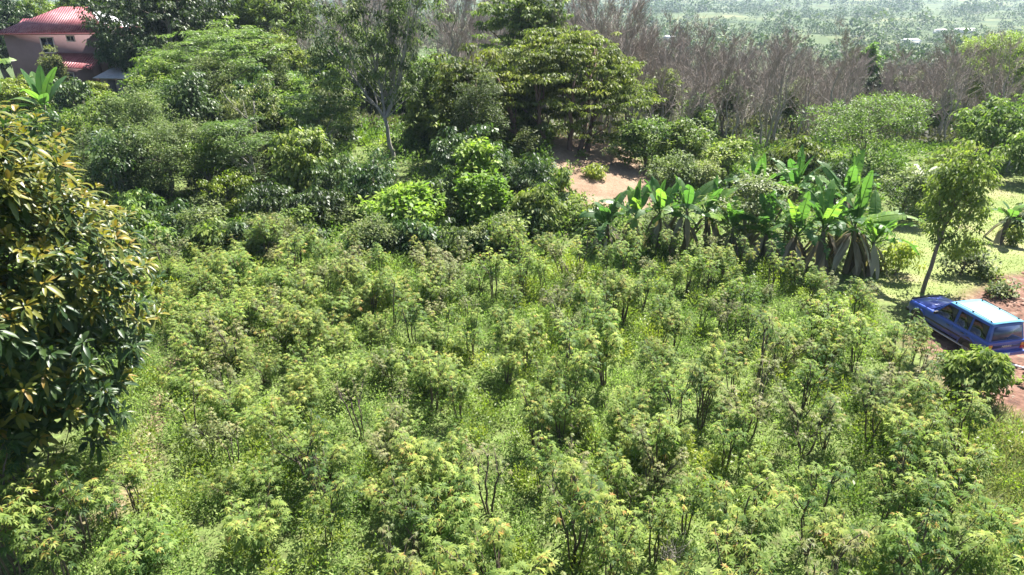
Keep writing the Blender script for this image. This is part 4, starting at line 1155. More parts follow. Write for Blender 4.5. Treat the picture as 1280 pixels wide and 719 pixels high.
# ------------------------------------------------------------------ leafless wood
def bare_tree(Ht, name='leafless_tree'):
    root = thing(name, '', 'leafless tree', PROTO)
    t = G(); tw = G()
    stems = 1 + (rng.random() < 0.6) + (rng.random() < 0.3)
    for s in range(stems):
        az = rng.uniform(0, 6.28); off = 0.9 * (stems > 1)
        top = np.array([math.cos(az) * Ht * 0.12, math.sin(az) * Ht * 0.12, Ht * rng.uniform(0.85, 1.0)])
        tp = curve((math.cos(az) * off * 0.2, math.sin(az) * off * 0.2, -0.2), top, 9, 0.07)
        tube(t, tp, np.linspace(0.012 * Ht, 0.02, 9), 6)
        for b in range(15):
            f = rng.uniform(0.25, 0.97); k = f * 8; i = int(k); p = tp[i] + (tp[min(i + 1, 8)] - tp[i]) * (k - i)
            a = rng.uniform(0, 6.28); el = rng.uniform(0.7, 1.25); L = Ht * (0.32 * (1 - f) + 0.11) * rng.uniform(0.7, 1.2)
            d = np.array([math.cos(a) * math.cos(el), math.sin(a) * math.cos(el), math.sin(el)])
            bp = curve(p, p + d * L, 5, 0.14, -0.05)
            tube(t, bp, np.linspace(0.0045 * Ht * (1.1 - f), 0.012, 5), 4)
            for c in range(6):
                q = bp[rng.integers(1, 5)]; d2 = nrm(d + 0.6 * rvec(1)[0] + np.array([0, 0, 0.25])); L2 = L * rng.uniform(0.3, 0.55)
                bp2 = curve(q, q + d2 * L2, 4, 0.12)
                tube(tw, bp2, np.linspace(0.018, 0.008, 4), 3)
                m = 14; P = bp2[rng.integers(0, 4, m)] + 0.02 * rvec(m)
                A = d2 + 0.65 * rvec(m) + np.array([0, 0, 0.3])
                leaves(tw, P, A, rvec(m), rng.uniform(0.4, 1.1, m), 0.026, 0.0, 0.0)
    t.obj('trunk', M['bare'], root); tw.obj('crown', M['twig'], root)
    return root


BARE = [bare_tree(11.5 + 0.8 * k) for k in range(6)]
nb = 0
cand = []
for k in range(3000):
    Yd = 66 + 120 * rng.random() ** 1.25
    px = rng.uniform(330, 1330) if rng.random() < 0.3 else rng.uniform(600, 1330)
    if px < 700 and Yd < 92: continue
    if 560 < px < 690 and Yd < 84: continue
    x, y, z = spot(px, Yd)
    if any(math.hypot(x - a, y - b) < 2.4 + 0.015 * (Yd - 60) for a, b in cand): continue
    cand.append((x, y))
    if len(cand) >= 275: break
for (x, y) in cand:
    ty = 'standing among the front trunks of the leafless wood' if y < 85 else ('in the grey heart of the leafless wood' if y < 120 else 'at the valley side of the leafless wood')
    if x < -2 and y < 200: ty = 'in the grey wood glimpsed behind the slender forked tree'
    put(BARE[int(rng.integers(6))], (x, y, hz(x, y)), rng.uniform(0, 6.28), rng.uniform(0.62, 1.15) * float(np.interp(x / y, [0.0, 0.12, 0.25, 0.5], [1.25, 1.15, 0.84, 0.68])), 'bare grey-brown twiggy tree ' + ty, 'trees of the leafless wood')

# ------------------------------------------------------------------ valley wood (a mass), scattered far houses
g = G()
n = 6500
Yf = 200 * (2600 / 200) ** (rng.random(n) ** 0.85)
xf = rng.uniform(-0.95, 0.95, n) * (Yf * 0.86 + 30)
keep = (wob(xf, Yf, 60, 3) + 0.7 * wob(xf, Yf, 33, 5) + 0.2 * rng.normal(size=n)) > -0.3
xf, Yf = xf[keep], Yf[keep]; zf = height(xf, Yf); n = len(xf)
Rf = (2.4 + 0.0035 * Yf) * np.clip(rng.lognormal(0, 0.42, n), 0.4, 2.6); Hf = Rf * rng.uniform(0.9, 1.5, n)
m = 100; idx = np.repeat(np.arange(n), m); d = rvec(n * m); d[:, 2] = np.abs(d[:, 2]) * 1.1 - 0.1
rad = 0.6 + 0.4 * rng.random(n * m)
P = np.stack([xf, Yf, zf + Hf * 0.25], 1)[idx] + d * rad[:, None] * np.stack([Rf, Rf, Hf], 1)[idx]
LL = Rf[idx] * rng.uniform(0.16, 0.36, n * m)
tn = np.clip(0.4 + 0.22 * rng.normal(size=n), 0, 1)
leaves(g, P, d + 0.8 * rvec(n * m), np.array([0, 0, 0.6]) + d, LL, LL * 0.8, 0.1, 0.1, np.clip(tn[idx] + 0.1 * rng.normal(size=n * m), 0, 1))
o = g.obj('valley_woods', M['far']); o['kind'] = 'stuff'; o['label'] = 'hazy tree-dotted valley floor far beyond the wood'

M['white'] = solid('pale_render', (0.72, 0.70, 0.66), 0.8, noise=0.15, nscale=2)
M['zinc'] = solid('pale_metal_roof', (0.66, 0.66, 0.66), 0.45, spec=0.5, noise=0.2, nscale=1.5)
for (px, py, Yd, w, lab, rc) in [(1176, 36, 560, 9, 'small white far house with bright gable in the hazy valley', 'white'),
                                 (1205, 35, 585, 17, 'long low pale-roofed building in the hazy valley', 'zinc'),
                                 (1138, 49, 470, 13, 'pale flat-roofed farmhouse just beyond the leafless wood', 'zinc'),
                                 (838, 45, 500, 10, 'tiny pale roof among valley trees above the leafless wood', 'zinc')]:
    d = np.array(ray(px, py + 3)); tt = np.arange(150, 1500, 0.5); q = tt[:, None] * d + np.array([0, 0, CAM_H])
    kk = np.nonzero(q[:, 2] < height(q[:, 0], q[:, 1]) + 3.0)[0]; kk = kk[0] if len(kk) else -1
    x, Yd = float(q[kk, 0]), float(q[kk, 1]); zb = hz(x, Yd); z = zb + 3.4
    w = w * Yd / 560
    root = thing('far_house', lab, 'house', (x, Yd, zb), rng.uniform(-0.3, 0.3))
    h_ = z - zb
    g = G(); box(g, (0, 0, h_ / 2), (w, 7, h_)); g.obj('wall', M['white'], root)
    g = G(); q = w / 2 + 0.7
    g.add([[-q, -4.2, h_], [q, -4.2, h_], [q, 4.2, h_], [-q, 4.2, h_], [-q + 2, 0, h_ + 1.8], [q - 2, 0, h_ + 1.8], ], quads=[[0, 1, 5, 4], [2, 3, 4, 5], [0, 3, 2, 1]], tris=[[1, 2, 5], [3, 0, 4]])
    g.obj('roof', M[rc], root)
    for s in (-0.28, 0.28):
        g = G(); box(g, (s * w, -3.52, h_ - 1.6), (1.3, 0.08, 1.1)); g.obj('window', solid('far_window', (0.05, 0.05, 0.06), 0.3) if 'fw' not in M else M['fw'], root)

# ------------------------------------------------------------------ red-roofed house
def roof_mat():
    m, nt, out = new_mat('red_corrugated_roof')
    L = nt.links.new
    tc = nt.nodes.new('ShaderNodeTexCoord')
    n = nt.nodes.new('ShaderNodeTexNoise'); n.inputs['Scale'].default_value = 1.2; n.inputs['Detail'].default_value = 7
    L(tc.outputs['Object'], n.inputs['Vector'])
    r = ramp(nt, [(0.3, (0.18, 0.030, 0.035)), (0.5, (0.25, 0.055, 0.062)), (0.66, (0.33, 0.105, 0.11)), (0.8, (0.38, 0.19, 0.19))]); L(n.outputs[0], r.inputs[0])
    sx = nt.nodes.new('ShaderNodeSeparateXYZ'); L(tc.outputs['Object'], sx.inputs[0])
    w = nt.nodes.new('ShaderNodeTexWave'); w.wave_type = 'BANDS'; w.bands_direction = 'X'; w.inputs['Scale'].default_value = 1.1; w.inputs['Distortion'].default_value = 0.3
    L(tc.outputs['Object'], w.inputs['Vector'])
    b = nt.nodes.new('ShaderNodeBsdfPrincipled'); b.inputs['Roughness'].default_value = 0.5
    L(r.outputs[0], b.inputs['Base Color'])
    bp = nt.nodes.new('ShaderNodeBump'); bp.inputs['Strength'].default_value = 1.0; bp.inputs['Distance'].default_value = 0.08
    L(w.outputs['Fac'], bp.inputs['Height']); L(bp.outputs[0], b.inputs['Normal'])
    L(b.outputs[0], out.inputs['Surface'])
    return m


M['redroof'] = roof_mat()
M['pinkwall'] = solid('pink_render', (0.20, 0.115, 0.12), 0.85, noise=0.18, nscale=1.3)
M['paint_trim'] = solid('pale_window_trim', (0.62, 0.50, 0.47), 0.6)
M['darkglass'] = solid('dark_window_glass', (0.012, 0.012, 0.014), 0.12, spec=0.5)
hx, hy = spot(84, 88)[0], 92.0
hzv = 2.7
house = thing('house', 'two-storey pink house with a red corrugated hip roof on the hillside', 'house', (hx, hy, hzv), math.radians(4))
Hw = ztop(42, 87) - hzv            # eave height
g = G(); box(g, (0, 0, Hw / 2 - 0.3), (11.4, 8.4, Hw + 0.6 - 0.05)); g.obj('wall', M['pinkwall'], house)
Hr = ztop(9, 91) - hzv
e = 6.6; f = 5.0
g = G()
g.add([[-e, -f, Hw], [e, -f, Hw], [e, f, Hw], [-e, f, Hw], [-0.6, 0.3, Hr], [2.6, 0.3, Hr]], quads=[[0, 1, 5, 4], [2, 3, 4, 5], [0, 3, 2, 1]], tris=[[1, 2, 5], [3, 0, 4]])
g.add([[-e + 0.9, 0.5, Hr - 1.35], [-1.4, 0.5, Hr - 1.35], [-1.4, 4.6, Hw + 0.15], [-e + 0.9, 4.6, Hw + 0.15], [-e + 0.9, -1.6, Hw + 0.5], [-1.0, -1.6, Hw + 0.7]], quads=[[0, 1, 2, 3], [4, 5, 1, 0]], tris=[[0, 3, 4]])
rf = g.obj('roof', M['redroof'], house)
g = G(); n1 = np.array([[-e, -f - 0.02, Hw - 0.09], [e, -f - 0.02, Hw - 0.09]])
box(g, (0, -f - 0.03, Hw - 0.06), (2 * e, 0.05, 0.18)); g.obj('fascia', solid('roof_fascia', (0.25, 0.06, 0.06), 0.6), rf)
A_ = np.array([2.6, 0.3, Hr]); B_ = np.array([e, -f, Hw]); C_ = np.array([e, f, Hw]); nn_ = nrm(np.cross(B_ - A_, C_ - A_)) * 0.05
g = G(); g.add([A_ + nn_ + (B_ - A_) * 0.03, A_ + nn_ + (B_ - A_) * 0.62, A_ + nn_ + (B_ - A_) * 0.30 + (C_ - A_) * 0.62, A_ + nn_ + (C_ - A_) * 0.85], quads=[[0, 1, 2, 3]])
g.obj('hip_glare_sheet', M['zinc'], rf)  # pale overlay paints the bright reflection of this hip face


def window(cx, cz, w, h, y=-4.2):
    g = G()
    for (a, b, c, d) in ((0, h / 2 + 0.06, w + 0.24, 0.12), (0, -h / 2 - 0.06, w + 0.24, 0.12), (-w / 2 - 0.06, 0, 0.12, h), (w / 2 + 0.06, 0, 0.12, h)):
        box(g, (cx + a, y - 0.03, cz + b), (c, 0.12, d))
    fr = g.obj('window', M['paint_trim'], house)
    g = G(); box(g, (cx, y - 0.005, cz), (w, 0.03, h)); g.obj('pane', M['darkglass'], fr)
    g = G(); box(g, (cx, y - 0.03, cz), (0.05, 0.05, h)); g.obj('mullion', M['paint_trim'], fr)


px2m = lambda px: (px - 84) / ppm(88, 8)
window(px2m(75), Hw - 1.35, 1.35, 1.6)
window(px2m(104), Hw - 0.62, 0.75, 0.5)
# lower wing with lean-to roof
lx0, lx1 = px2m(86), px2m(134)
zl = ztop(66, 87.5) - hzv
g = G(); box(g, ((lx0 + lx1) / 2 + 0.15, -5.7, (zl - 1.0) / 2 - 0.2), (lx1 - lx0 - 0.5, 2.9, zl - 0.9)); g.obj('lower_wall', M['pinkwall'], house)
g = G()
a = [[lx0 - 0.3, -4.22, zl], [lx1 + 0.3, -4.22, zl - 0.2], [lx1 + 0.5, -7.8, zl - 1.5], [lx0 - 0.1, -7.8, zl - 1.15]]
g.add(a + [[p[0], p[1], p[2] - 0.1] for p in a], quads=[[3, 2, 1, 0], [4, 5, 6, 7], [0, 1, 5, 4], [1, 2, 6, 5], [2, 3, 7, 6], [3, 0, 4, 7]])
g.obj('lower_roof', M['redroof'], house)
window(px2m(106), zl - 2.55, 1.2, 0.9, y=-7.15)

# grey-roofed shed half hidden under the dark tree
x, y, z = spot(166, 80)
shed = thing('shed', 'grey tin-roofed shed half hidden under the black-green tree', 'shed', (x, y, z), math.radians(-8))
hs = ztop(92, 80) - z
g = G(); box(g, (0, 0, hs / 2 - 0.3), (4.2, 3.2, hs + 0.2)); g.obj('wall', solid('weathered_board', (0.24, 0.18, 0.15), 0.85, noise=0.4, nscale=5), shed)
g = G(); a = [[-2.6, -2.1, hs - 0.25], [2.6, -2.1, hs - 0.25], [2.6, 2.0, hs + 0.55], [-2.6, 2.0, hs + 0.55]]
g.add(a + [[p[0], p[1], p[2] - 0.06] for p in a], quads=[[0, 1, 2, 3], [7, 6, 5, 4], [0, 4, 5, 1], [1, 5, 6, 2], [2, 6, 7, 3], [3, 7, 4, 0]])
g.obj('roof', solid('grey_tin', (0.30, 0.29, 0.30), 0.55, noise=0.4, nscale=2), shed)
g = G(); box(g, (-0.8, -1.64, hs / 2 - 0.1), (0.9, 0.06, hs * 0.75)); g.obj('door', solid('dark_door', (0.05, 0.04, 0.035), 0.7), shed)

# ------------------------------------------------------------------ wire fence behind the lawn
fx0 = spot(1215, 56); fx1 = spot(1345, 56)
fence = thing('wire_fence', 'thin wire fence on wooden posts at the far edge of the lawn', 'fence', (fx0[0], fx0[1], 0))
for k in range(7):
    dx = (fx1[0] - fx0[0]) * k / 6
    zz = hz(fx0[0] + dx, 56)
    g = G(); tube(g, [(dx, 0, zz - 0.2), (dx + 0.03, 0, zz + 1.25)], 0.06, 6); g.obj('post', M['bark_pale'], fence)
for hh in (0.4, 0.75, 1.1):
    g = G(); nn = 19
    pts = [((fx1[0] - fx0[0]) * q / (nn - 1), 0.07, hz(fx0[0] + (fx1[0] - fx0[0]) * q / (nn - 1), 56) + hh - 0.03 * math.sin(PI * (q % 3) / 3)) for q in range(nn)]
    tube(g, pts, 0.012, 4); g.obj('wire', solid('fence_wire', (0.3, 0.29, 0.28), 0.5, metal=0.6), fence)

# ------------------------------------------------------------------ blue car
def car_paint():
    m, nt, out = new_mat('faded_blue_paint')
    L = nt.links.new
    tc = nt.nodes.new('ShaderNodeTexCoord'); n = nt.nodes.new('ShaderNodeTexNoise'); n.inputs['Scale'].default_value = 2.5; n.inputs['Detail'].default_value = 8
    L(tc.outputs['Object'], n.inputs['Vector'])
    r = ramp(nt, [(0.35, (0.008, 0.036, 0.24)), (0.7, (0.012, 0.058, 0.34))]); L(n.outputs[0], r.inputs[0])
    b = nt.nodes.new('ShaderNodeBsdfPrincipled'); b.inputs['Roughness'].default_value = 0.38; b.inputs['Metallic'].default_value = 0.15
    b.inputs['Coat Weight'].default_value = 0.6; b.inputs['Coat Roughness'].default_value = 0.15
    sz_ = nt.nodes.new('ShaderNodeSeparateXYZ'); L(tc.outputs['Object'], sz_.inputs[0])
    mr = nt.nodes.new('ShaderNodeMapRange'); mr.inputs['From Min'].default_value = 0.95; mr.inputs['From Max'].default_value = 0.45; mr.inputs['To Max'].default_value = 0.35
    L(sz_.outputs['Z'], mr.inputs['Value'])
    n2 = nt.nodes.new('ShaderNodeTexNoise'); n2.inputs['Scale'].default_value = 5; n2.inputs['Detail'].default_value = 8; L(tc.outputs['Object'], n2.inputs['Vector'])
    mu = nt.nodes.new('ShaderNodeMath'); mu.operation = 'MULTIPLY'; L(mr.outputs[0], mu.inputs[0]); L(n2.outputs[0], mu.inputs[1])
    mx = nt.nodes.new('ShaderNodeMix'); mx.data_type = 'RGBA'; L(mu.outputs[0], mx.inputs[0]); L(r.outputs[0], mx.inputs[6]); mx.inputs[7].default_value = (0.20, 0.12, 0.085, 1)
    L(mx.outputs[2], b.inputs['Base Color']); L(b.outputs[0], out.inputs['Surface'])
    return m


M['paint'] = car_paint()
M['roof_glare_paint'] = solid('blue_paint_with_sky_glare', (0.16, 0.40, 0.55), 0.42, noise=0.35, nscale=1.6, col2=(0.10, 0.34, 0.56), coat=0.5)  # pale cyan puts the reflected sky and sun glint into the roof colour
M['hood_sheen_paint'] = solid('bonnet_paint_with_sky_sheen', (0.10, 0.14, 0.42), 0.35, noise=0.5, nscale=2.2, col2=(0.03, 0.055, 0.30), coat=0.5)  # paler violet-blue paints in the sky's grazing reflection on the bonnet
M['rubber'] = solid('tyre_rubber', (0.02, 0.02, 0.02), 0.85)
M['blacktrim'] = solid('black_trim', (0.02, 0.02, 0.022), 0.5)
M['carglass'] = solid('car_window_glass', (0.010, 0.011, 0.014), 0.06, spec=0.6)
M['steel'] = solid('wheel_steel', (0.45, 0.45, 0.47), 0.4, metal=0.7)
M['amber'] = solid('amber_lens', (0.55, 0.20, 0.03), 0.25)
M['redlens'] = solid('red_lens', (0.35, 0.015, 0.02), 0.25)
M['plate'] = solid('licence_plate', (0.62, 0.62, 0.52), 0.5)
HEAD = math.radians(90 + 12)
CS = np.array([1.04, 1.13, 1.08])
rl = onz(1242, 404, 1.70 * CS[2])
lc = np.array([-2.02, 0.66]) * CS[:2]
ox = rl[0] - (lc[0] * math.cos(HEAD) - lc[1] * math.sin(HEAD)); oy = rl[1] - (lc[0] * math.sin(HEAD) + lc[1] * math.cos(HEAD))
car = thing('parked_car', 'old blue four-wheel-drive estate car with sky glare painted on its roof parked on red dirt', 'car', (ox, oy, hz(ox, oy) + 0.0), HEAD)
car.scale = CS.tolist()


def loft(g, secs):
    """secs: list of rings with the same number of points, closed; ends capped"""
    secs = np.asarray(secs, float); n, k = secs.shape[:2]
    q = []
    for i in range(n - 1):
        for j in range(k): q.append([i * k + j, i * k + (j + 1) % k, (i + 1) * k + (j + 1) % k, (i + 1) * k + j])
    V = secs.reshape(-1, 3)
    c0 = len(V); V = np.vstack([V, secs[0].mean(0), secs[-1].mean(0)])
    tr = [[c0, (j + 1) % k, j] for j in range(k)] + [[c0 + 1, (n - 1) * k + j, (n - 1) * k + (j + 1) % k] for j in range(k)]
    g.add(V, quads=q, tris=tr)


def bevel(o, w, seg=2, ang=30):
    b = o.modifiers.new('bevel', 'BEVEL'); b.width = w; b.segments = seg; b.limit_method = 'ANGLE'; b.angle_limit = math.radians(ang)
    for p in o.data.polygons: p.use_smooth = True
    w_ = o.modifiers.new('wn', 'WEIGHTED_NORMAL'); w_.keep_sharp = False
    return o


def ring(x, hw, zb, zt, hwt):
    return [(x, hw * 0.93, zb), (x, hw, zb + 0.12), (x, hw + 0.012, zb + 0.30), (x, hw, zt - 0.10), (x, hwt, zt), (x, -hwt, zt), (x, -hw, zt - 0.10), (x, -hw - 0.012, zb + 0.30), (x, -hw, zb + 0.12), (x, -hw * 0.93, zb)]


g = G()
loft(g, [ring(-2.22, 0.80, 0.48, 0.98, 0.77), ring(-2.16, 0.825, 0.44, 1.0, 0.79), ring(-1.0, 0.835, 0.42, 1.0, 0.79), ring(0.3, 0.835, 0.42, 1.0, 0.79), ring(0.82, 0.83, 0.42, 1.02, 0.77), ring(1.5, 0.82, 0.44, 1.0, 0.75), ring(1.96, 0.80, 0.46, 0.97, 0.73), ring(2.07, 0.77, 0.50, 0.90, 0.70)])
body = bevel(g.obj('body', M['paint'], car), 0.03)
# cabin with sloped sides and pillars
g = G()
lo = [(-2.17, 0.785), (0.78, 0.775)]; up = [(-2.03, 0.655), (0.12, 0.645)]
zl_, zu = 0.97, 1.66
V = []
for (x, yv) in lo: V += [(x, yv, zl_), (x, -yv, zl_)]
for (x, yv) in up: V += [(x, yv, zu), (x, -yv, zu)]
g.add(V, quads=[[4, 6, 7, 5], [0, 4, 5, 1], [2, 3, 7, 6], [0, 2, 6, 4], [1, 5, 7, 3], [0, 1, 3, 2]])
bevel(g.obj('cabin', M['paint'], car), 0.05)
V = np.array(V)
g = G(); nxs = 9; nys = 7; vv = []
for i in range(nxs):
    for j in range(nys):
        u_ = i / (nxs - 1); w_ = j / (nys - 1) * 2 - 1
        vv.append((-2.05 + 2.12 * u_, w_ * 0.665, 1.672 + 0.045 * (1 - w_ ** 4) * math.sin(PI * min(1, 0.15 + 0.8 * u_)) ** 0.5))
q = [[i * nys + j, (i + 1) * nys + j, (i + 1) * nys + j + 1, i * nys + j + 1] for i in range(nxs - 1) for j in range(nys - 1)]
g.add(vv, quads=q); rf = g.obj('roof', M['roof_glare_paint'], car, smooth=True)
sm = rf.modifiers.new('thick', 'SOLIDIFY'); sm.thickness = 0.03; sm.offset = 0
for s in (1, -1):
    g = G(); tube(g, [(-1.9, 0.58 * s, 1.735), (-0.9, 0.58 * s, 1.765), (-0.05, 0.58 * s, 1.745)], 0.016, 5)
    for xx in (-1.85, -0.95, -0.1): box(g, (xx, 0.58 * s, 1.72), (0.06, 0.03, 0.06))
    g.obj('roof_rail', M['blacktrim'], car)


def on_side(x, t, s, off):
    """point on the cabin side: x along, t 0 bottom..1 top, s side"""
    a = np.array([x, 0.782 * s, zl_]); b = np.array([x, 0.65 * s, zu])
    p = a + (b - a) * t
    return p + np.array([0, 0.98 * s, 0.19]) * off


def side_pane(poly, s, name='side_window'):
    g = G(); f_ = [on_side(x, t, s, 0.010) for x, t in poly]; b_ = [on_side(x, t, s, -0.02) for x, t in poly]
    n = len(poly); q = [[k, (k + 1) % n, n + (k + 1) % n, n + k] for k in range(n)]
    g.add(f_ + b_, quads=q + ([[3, 2, 1, 0], [0, 1, 2, 3]][s > 0:][:1] if n == 4 else []), tris=[] if n == 4 else [[0, k, k + 1] for k in range(1, n - 1)])
    return g.obj(name, M['carglass'], car)


for s in (1, -1):
    side_pane([(-0.42, 0.10), (0.52, 0.10), (0.12, 0.86), (-0.40, 0.86)], s)
    side_pane([(-1.15, 0.10), (-0.55, 0.10), (-0.55, 0.86), (-1.13, 0.86)], s)
    side_pane([(-2.00, 0.10), (-1.25, 0.10), (-1.23, 0.86), (-1.93, 0.86)], s)
    for xs_ in ((-0.47), (-1.2)):
        g = G(); p0 = np.array([xs_, 0.842 * s, 0.52]); box(g, (xs_, 0.838 * s, 0.74), (0.012, 0.012, 0.42)); g.obj('door_seam', M['blacktrim'], car)
    for xs_ in (-0.25, -1.0):
        g = G(); box(g, (xs_, 0.852 * s, 0.86), (0.16, 0.025, 0.035)); bevel(g.obj('door_handle', M['blacktrim'], car), 0.006)
    g = G(); box(g, (-0.1, 0.853 * s, 0.66), (2.3, 0.02, 0.06)); bevel(g.obj('side_moulding', M['blacktrim'], car), 0.006)
    g = G(); box(g, (0.42, 0.90 * s, 1.10), (0.09, 0.20, 0.13)); bevel(g.obj('mirror', M['blacktrim'], car), 0.03)
    g = G(); box(g, (-0.15, 0.83 * s, 0.36), (2.1, 0.10, 0.05)); bevel(g.obj('running_board', M['steel'], car), 0.015)
# windscreen, bonnet, tailgate
g = G(); g.add([(0.80, 0.66, 1.02), (0.80, -0.66, 1.02), (0.19, -0.57, 1.60), (0.19, 0.57, 1.60)], quads=[[0, 1, 2, 3]]); o = g.obj('windscreen', M['carglass'], car); o.location.x += 0.012
sm = o.modifiers.new('thick', 'SOLIDIFY'); sm.thickness = 0.012; sm.offset = 0
g = G(); g.add([(0.86, 0.70, 1.033), (0.86, -0.70, 1.033), (1.5, -0.70, 1.018), (1.5, 0.70, 1.018), (1.95, -0.68, 0.988), (1.95, 0.68, 0.988), (0.86, 0, 1.06), (1.5, 0, 1.05), (1.95, 0, 1.015)],
               quads=[[0, 6, 7, 3], [6, 1, 2, 7], [3, 7, 8, 5], [7, 2, 4, 8]]); o = g.obj('bonnet', M['hood_sheen_paint'], car, smooth=True)
sm = o.modifiers.new('thick', 'SOLIDIFY'); sm.thickness = 0.03; sm.offset = 0
g = G(); tube(g, [(2.02, -0.72, 0.99), (2.06, 0, 1.03), (2.02, 0.72, 0.99)], 0.035, 6); g.obj('bonnet_guard', M['blacktrim'], car)
for s in (1, -1):
    g = G(); box(g, (2.065, 0.55 * s, 0.74), (0.06, 0.26, 0.16)); bevel(g.obj('headlight', M['steel'], car), 0.02)
g = G(); box(g, (2.06, 0, 0.74), (0.05, 0.8, 0.17)); g.obj('grille', M['blacktrim'], car)


def on_rear(yv, t, off):
    a = np.array([-2.17, yv, zl_]); b = np.array([-2.03, yv * 0.85, zu]); p = a + (b - a) * t
    return p + np.array([-0.98, 0, 0.19]) * off


g = G(); f_ = [on_rear(0.66, 0.10, 0.012), on_rear(-0.66, 0.10, 0.012), on_rear(-0.66, 0.86, 0.012), on_rear(0.66, 0.86, 0.012)]
b_ = [on_rear(0.66, 0.10, -0.02), on_rear(-0.66, 0.10, -0.02), on_rear(-0.66, 0.86, -0.02), on_rear(0.66, 0.86, -0.02)]
g.add(f_ + b_, quads=[[0, 3, 2, 1], [0, 1, 5, 4], [1, 2, 6, 5], [2, 3, 7, 6], [3, 0, 4, 7]])
rw = g.obj('rear_window', solid('rear_glass', (0.03, 0.045, 0.10), 0.10, spec=0.6), car)
g = G(); tube(g, [on_rear(-0.05, 0.13, 0.03), on_rear(0.38, 0.22, 0.03)], 0.010, 5); g.obj('wiper', M['blacktrim'], rw)
g = G(); box(g, (-2.225, 0, 0.80), (0.02, 1.20, 0.10)); g.obj('tailgate_strip', solid('dark_blue_trim', (0.02, 0.025, 0.10), 0.5), car)
for s in (1, -1):
    g = G(); box(g, (-2.215, 0.70 * s, 0.84), (0.06, 0.17, 0.12)); o = bevel(g.obj('tail_light', M['amber'], car), 0.012)
    g = G(); box(g, (-2.215, 0.70 * s, 0.71), (0.058, 0.17, 0.13)); bevel(g.obj('red_lens', M['redlens'], o), 0.012)
g = G(); box(g, (-2.27, 0, 0.50), (0.16, 1.64, 0.16)); bevel(g.obj('rear_bumper', M['paint'], car), 0.03)
g = G(); box(g, (2.11, 0, 0.50), (0.16, 1.6, 0.16)); bevel(g.obj('front_bumper', M['blacktrim'], car), 0.03)
g = G(); box(g, (-2.36, 0.05, 0.50), (0.015, 0.32, 0.16)); pl_ = g.obj('licence_plate', M['plate'], car)


def lettering(txt, size, loc, parent, mat):
    cu = bpy.data.curves.new('lettering', 'FONT'); cu.body = txt; cu.size = size; cu.extrude = 0.003; cu.align_x = 'CENTER'; cu.align_y = 'CENTER'
    o = bpy.data.objects.new('lettering', cu); C.objects.link(o)
    dg = bpy.context.evaluated_depsgraph_get(); me = bpy.data.meshes.new_from_object(o.evaluated_get(dg)); bpy.data.objects.remove(o)
    me.materials.clear(); me.materials.append(mat)
    o = bpy.data.objects.new('lettering', me); C.objects.link(o); o.parent = parent
    o.location = loc; o.rotation_euler = (PI / 2, 0, -PI / 2)
    return o


lettering('NISSAN', 0.12, (-2.238, 0.0, 0.80), car, solid('badge_metal', (0.6, 0.6, 0.55), 0.35, metal=0.5))
g = G()
for s in (-1, 1):
    for xw in (1.36, -1.32):
        w_ = G(); ang = np.linspace(0, 2 * PI, 25)[:-1]
        prof = [(0.20, -0.10), (0.33, -0.115), (0.365, -0.07), (0.365, 0.07), (0.33, 0.115), (0.20, 0.10)]
        V = np.array([[r * math.cos(a), yy, r * math.sin(a)] for a in ang for r, yy in prof]); k6 = len(prof)
        q = [[i * k6 + j, i * k6 + (j + 1) % k6, ((i + 1) % 24) * k6 + (j + 1) % k6, ((i + 1) % 24) * k6 + j] for i in range(24) for j in range(k6)]
        w_.add(V, quads=q)
        wh = w_.obj('wheel', M['rubber'], car, smooth=True); wh.location = (xw, 0.74 * s, 0.365)
        r_ = G(); V = [[rr * math.cos(a), yy * s, rr * math.sin(a)] for a in ang for rr, yy in ((0.215, 0.095), (0.17, 0.06), (0.06, 0.085))]
        q = [[i * 3 + j, i * 3 + j + 1, ((i + 1) % 24) * 3 + j + 1, ((i + 1) % 24) * 3 + j] for i in range(24) for j in range(2)]
        V.append([0, 0.09 * s, 0]); r_.add(V, quads=q, tris=[[72, i * 3 + 2, ((i + 1) % 24) * 3 + 2] for i in range(24)])
        r_.obj('rim', M['steel'], wh)
        a_ = G(); aa = np.linspace(-0.15, PI + 0.15, 15); tube(a_, [(xw + 0.44 * math.cos(a), 0.835 * s, 0.40 + 0.44 * math.sin(a)) for a in aa], 0.035, 6); a_.obj('wheel_arch', M['paint'], car, smooth=True)
        d_ = G(); V = [[xw, 0.842 * s, 0.40]] + [[xw + 0.43 * math.cos(a), 0.842 * s, max(0.405, 0.40 + 0.43 * math.sin(a))] for a in aa]
        d_.add(V, tris=[[0, k, k + 1] for k in range(1, len(aa))]); d_.obj('wheel_well', M['blacktrim'], car)

# small things by the car
x, y, z = ong(1274, 462)
g = G(); tube(g, [(-0.45, 0.35, 0.10), (0.4, -0.3, 0.06)], 0.045, 7)
o = g.obj('pale_pole', solid('pale_plastic', (0.7, 0.7, 0.68), 0.4), None, True, (x + 0.1, y, z)); tag(o, 'short pale pole lying on red dirt behind the blue car', 'pole')
x, y, z = ong(1282, 482)
root = thing('yard_plant', 'small bright round-leaved plant on the red dirt behind the car', 'plant', (x, y, z))
g = G(); n = 70; d = rvec(n); d[:, 2] = abs(d[:, 2])
leaves6(g, d * np.array([0.18, 0.18, 0.3]), d, np.array([0, 0, 1.0]) + 0.4 * rvec(n), 0.2, 0.12, 0.2, 0.1, rng.uniform(0.4, 0.9, n)); g.obj('foliage', M['bright'], root)
g = G(); tube(g, [(0, 0, -0.02), (0, 0, 0.25)], 0.015, 5); g.obj('stem', M['cane'], root)

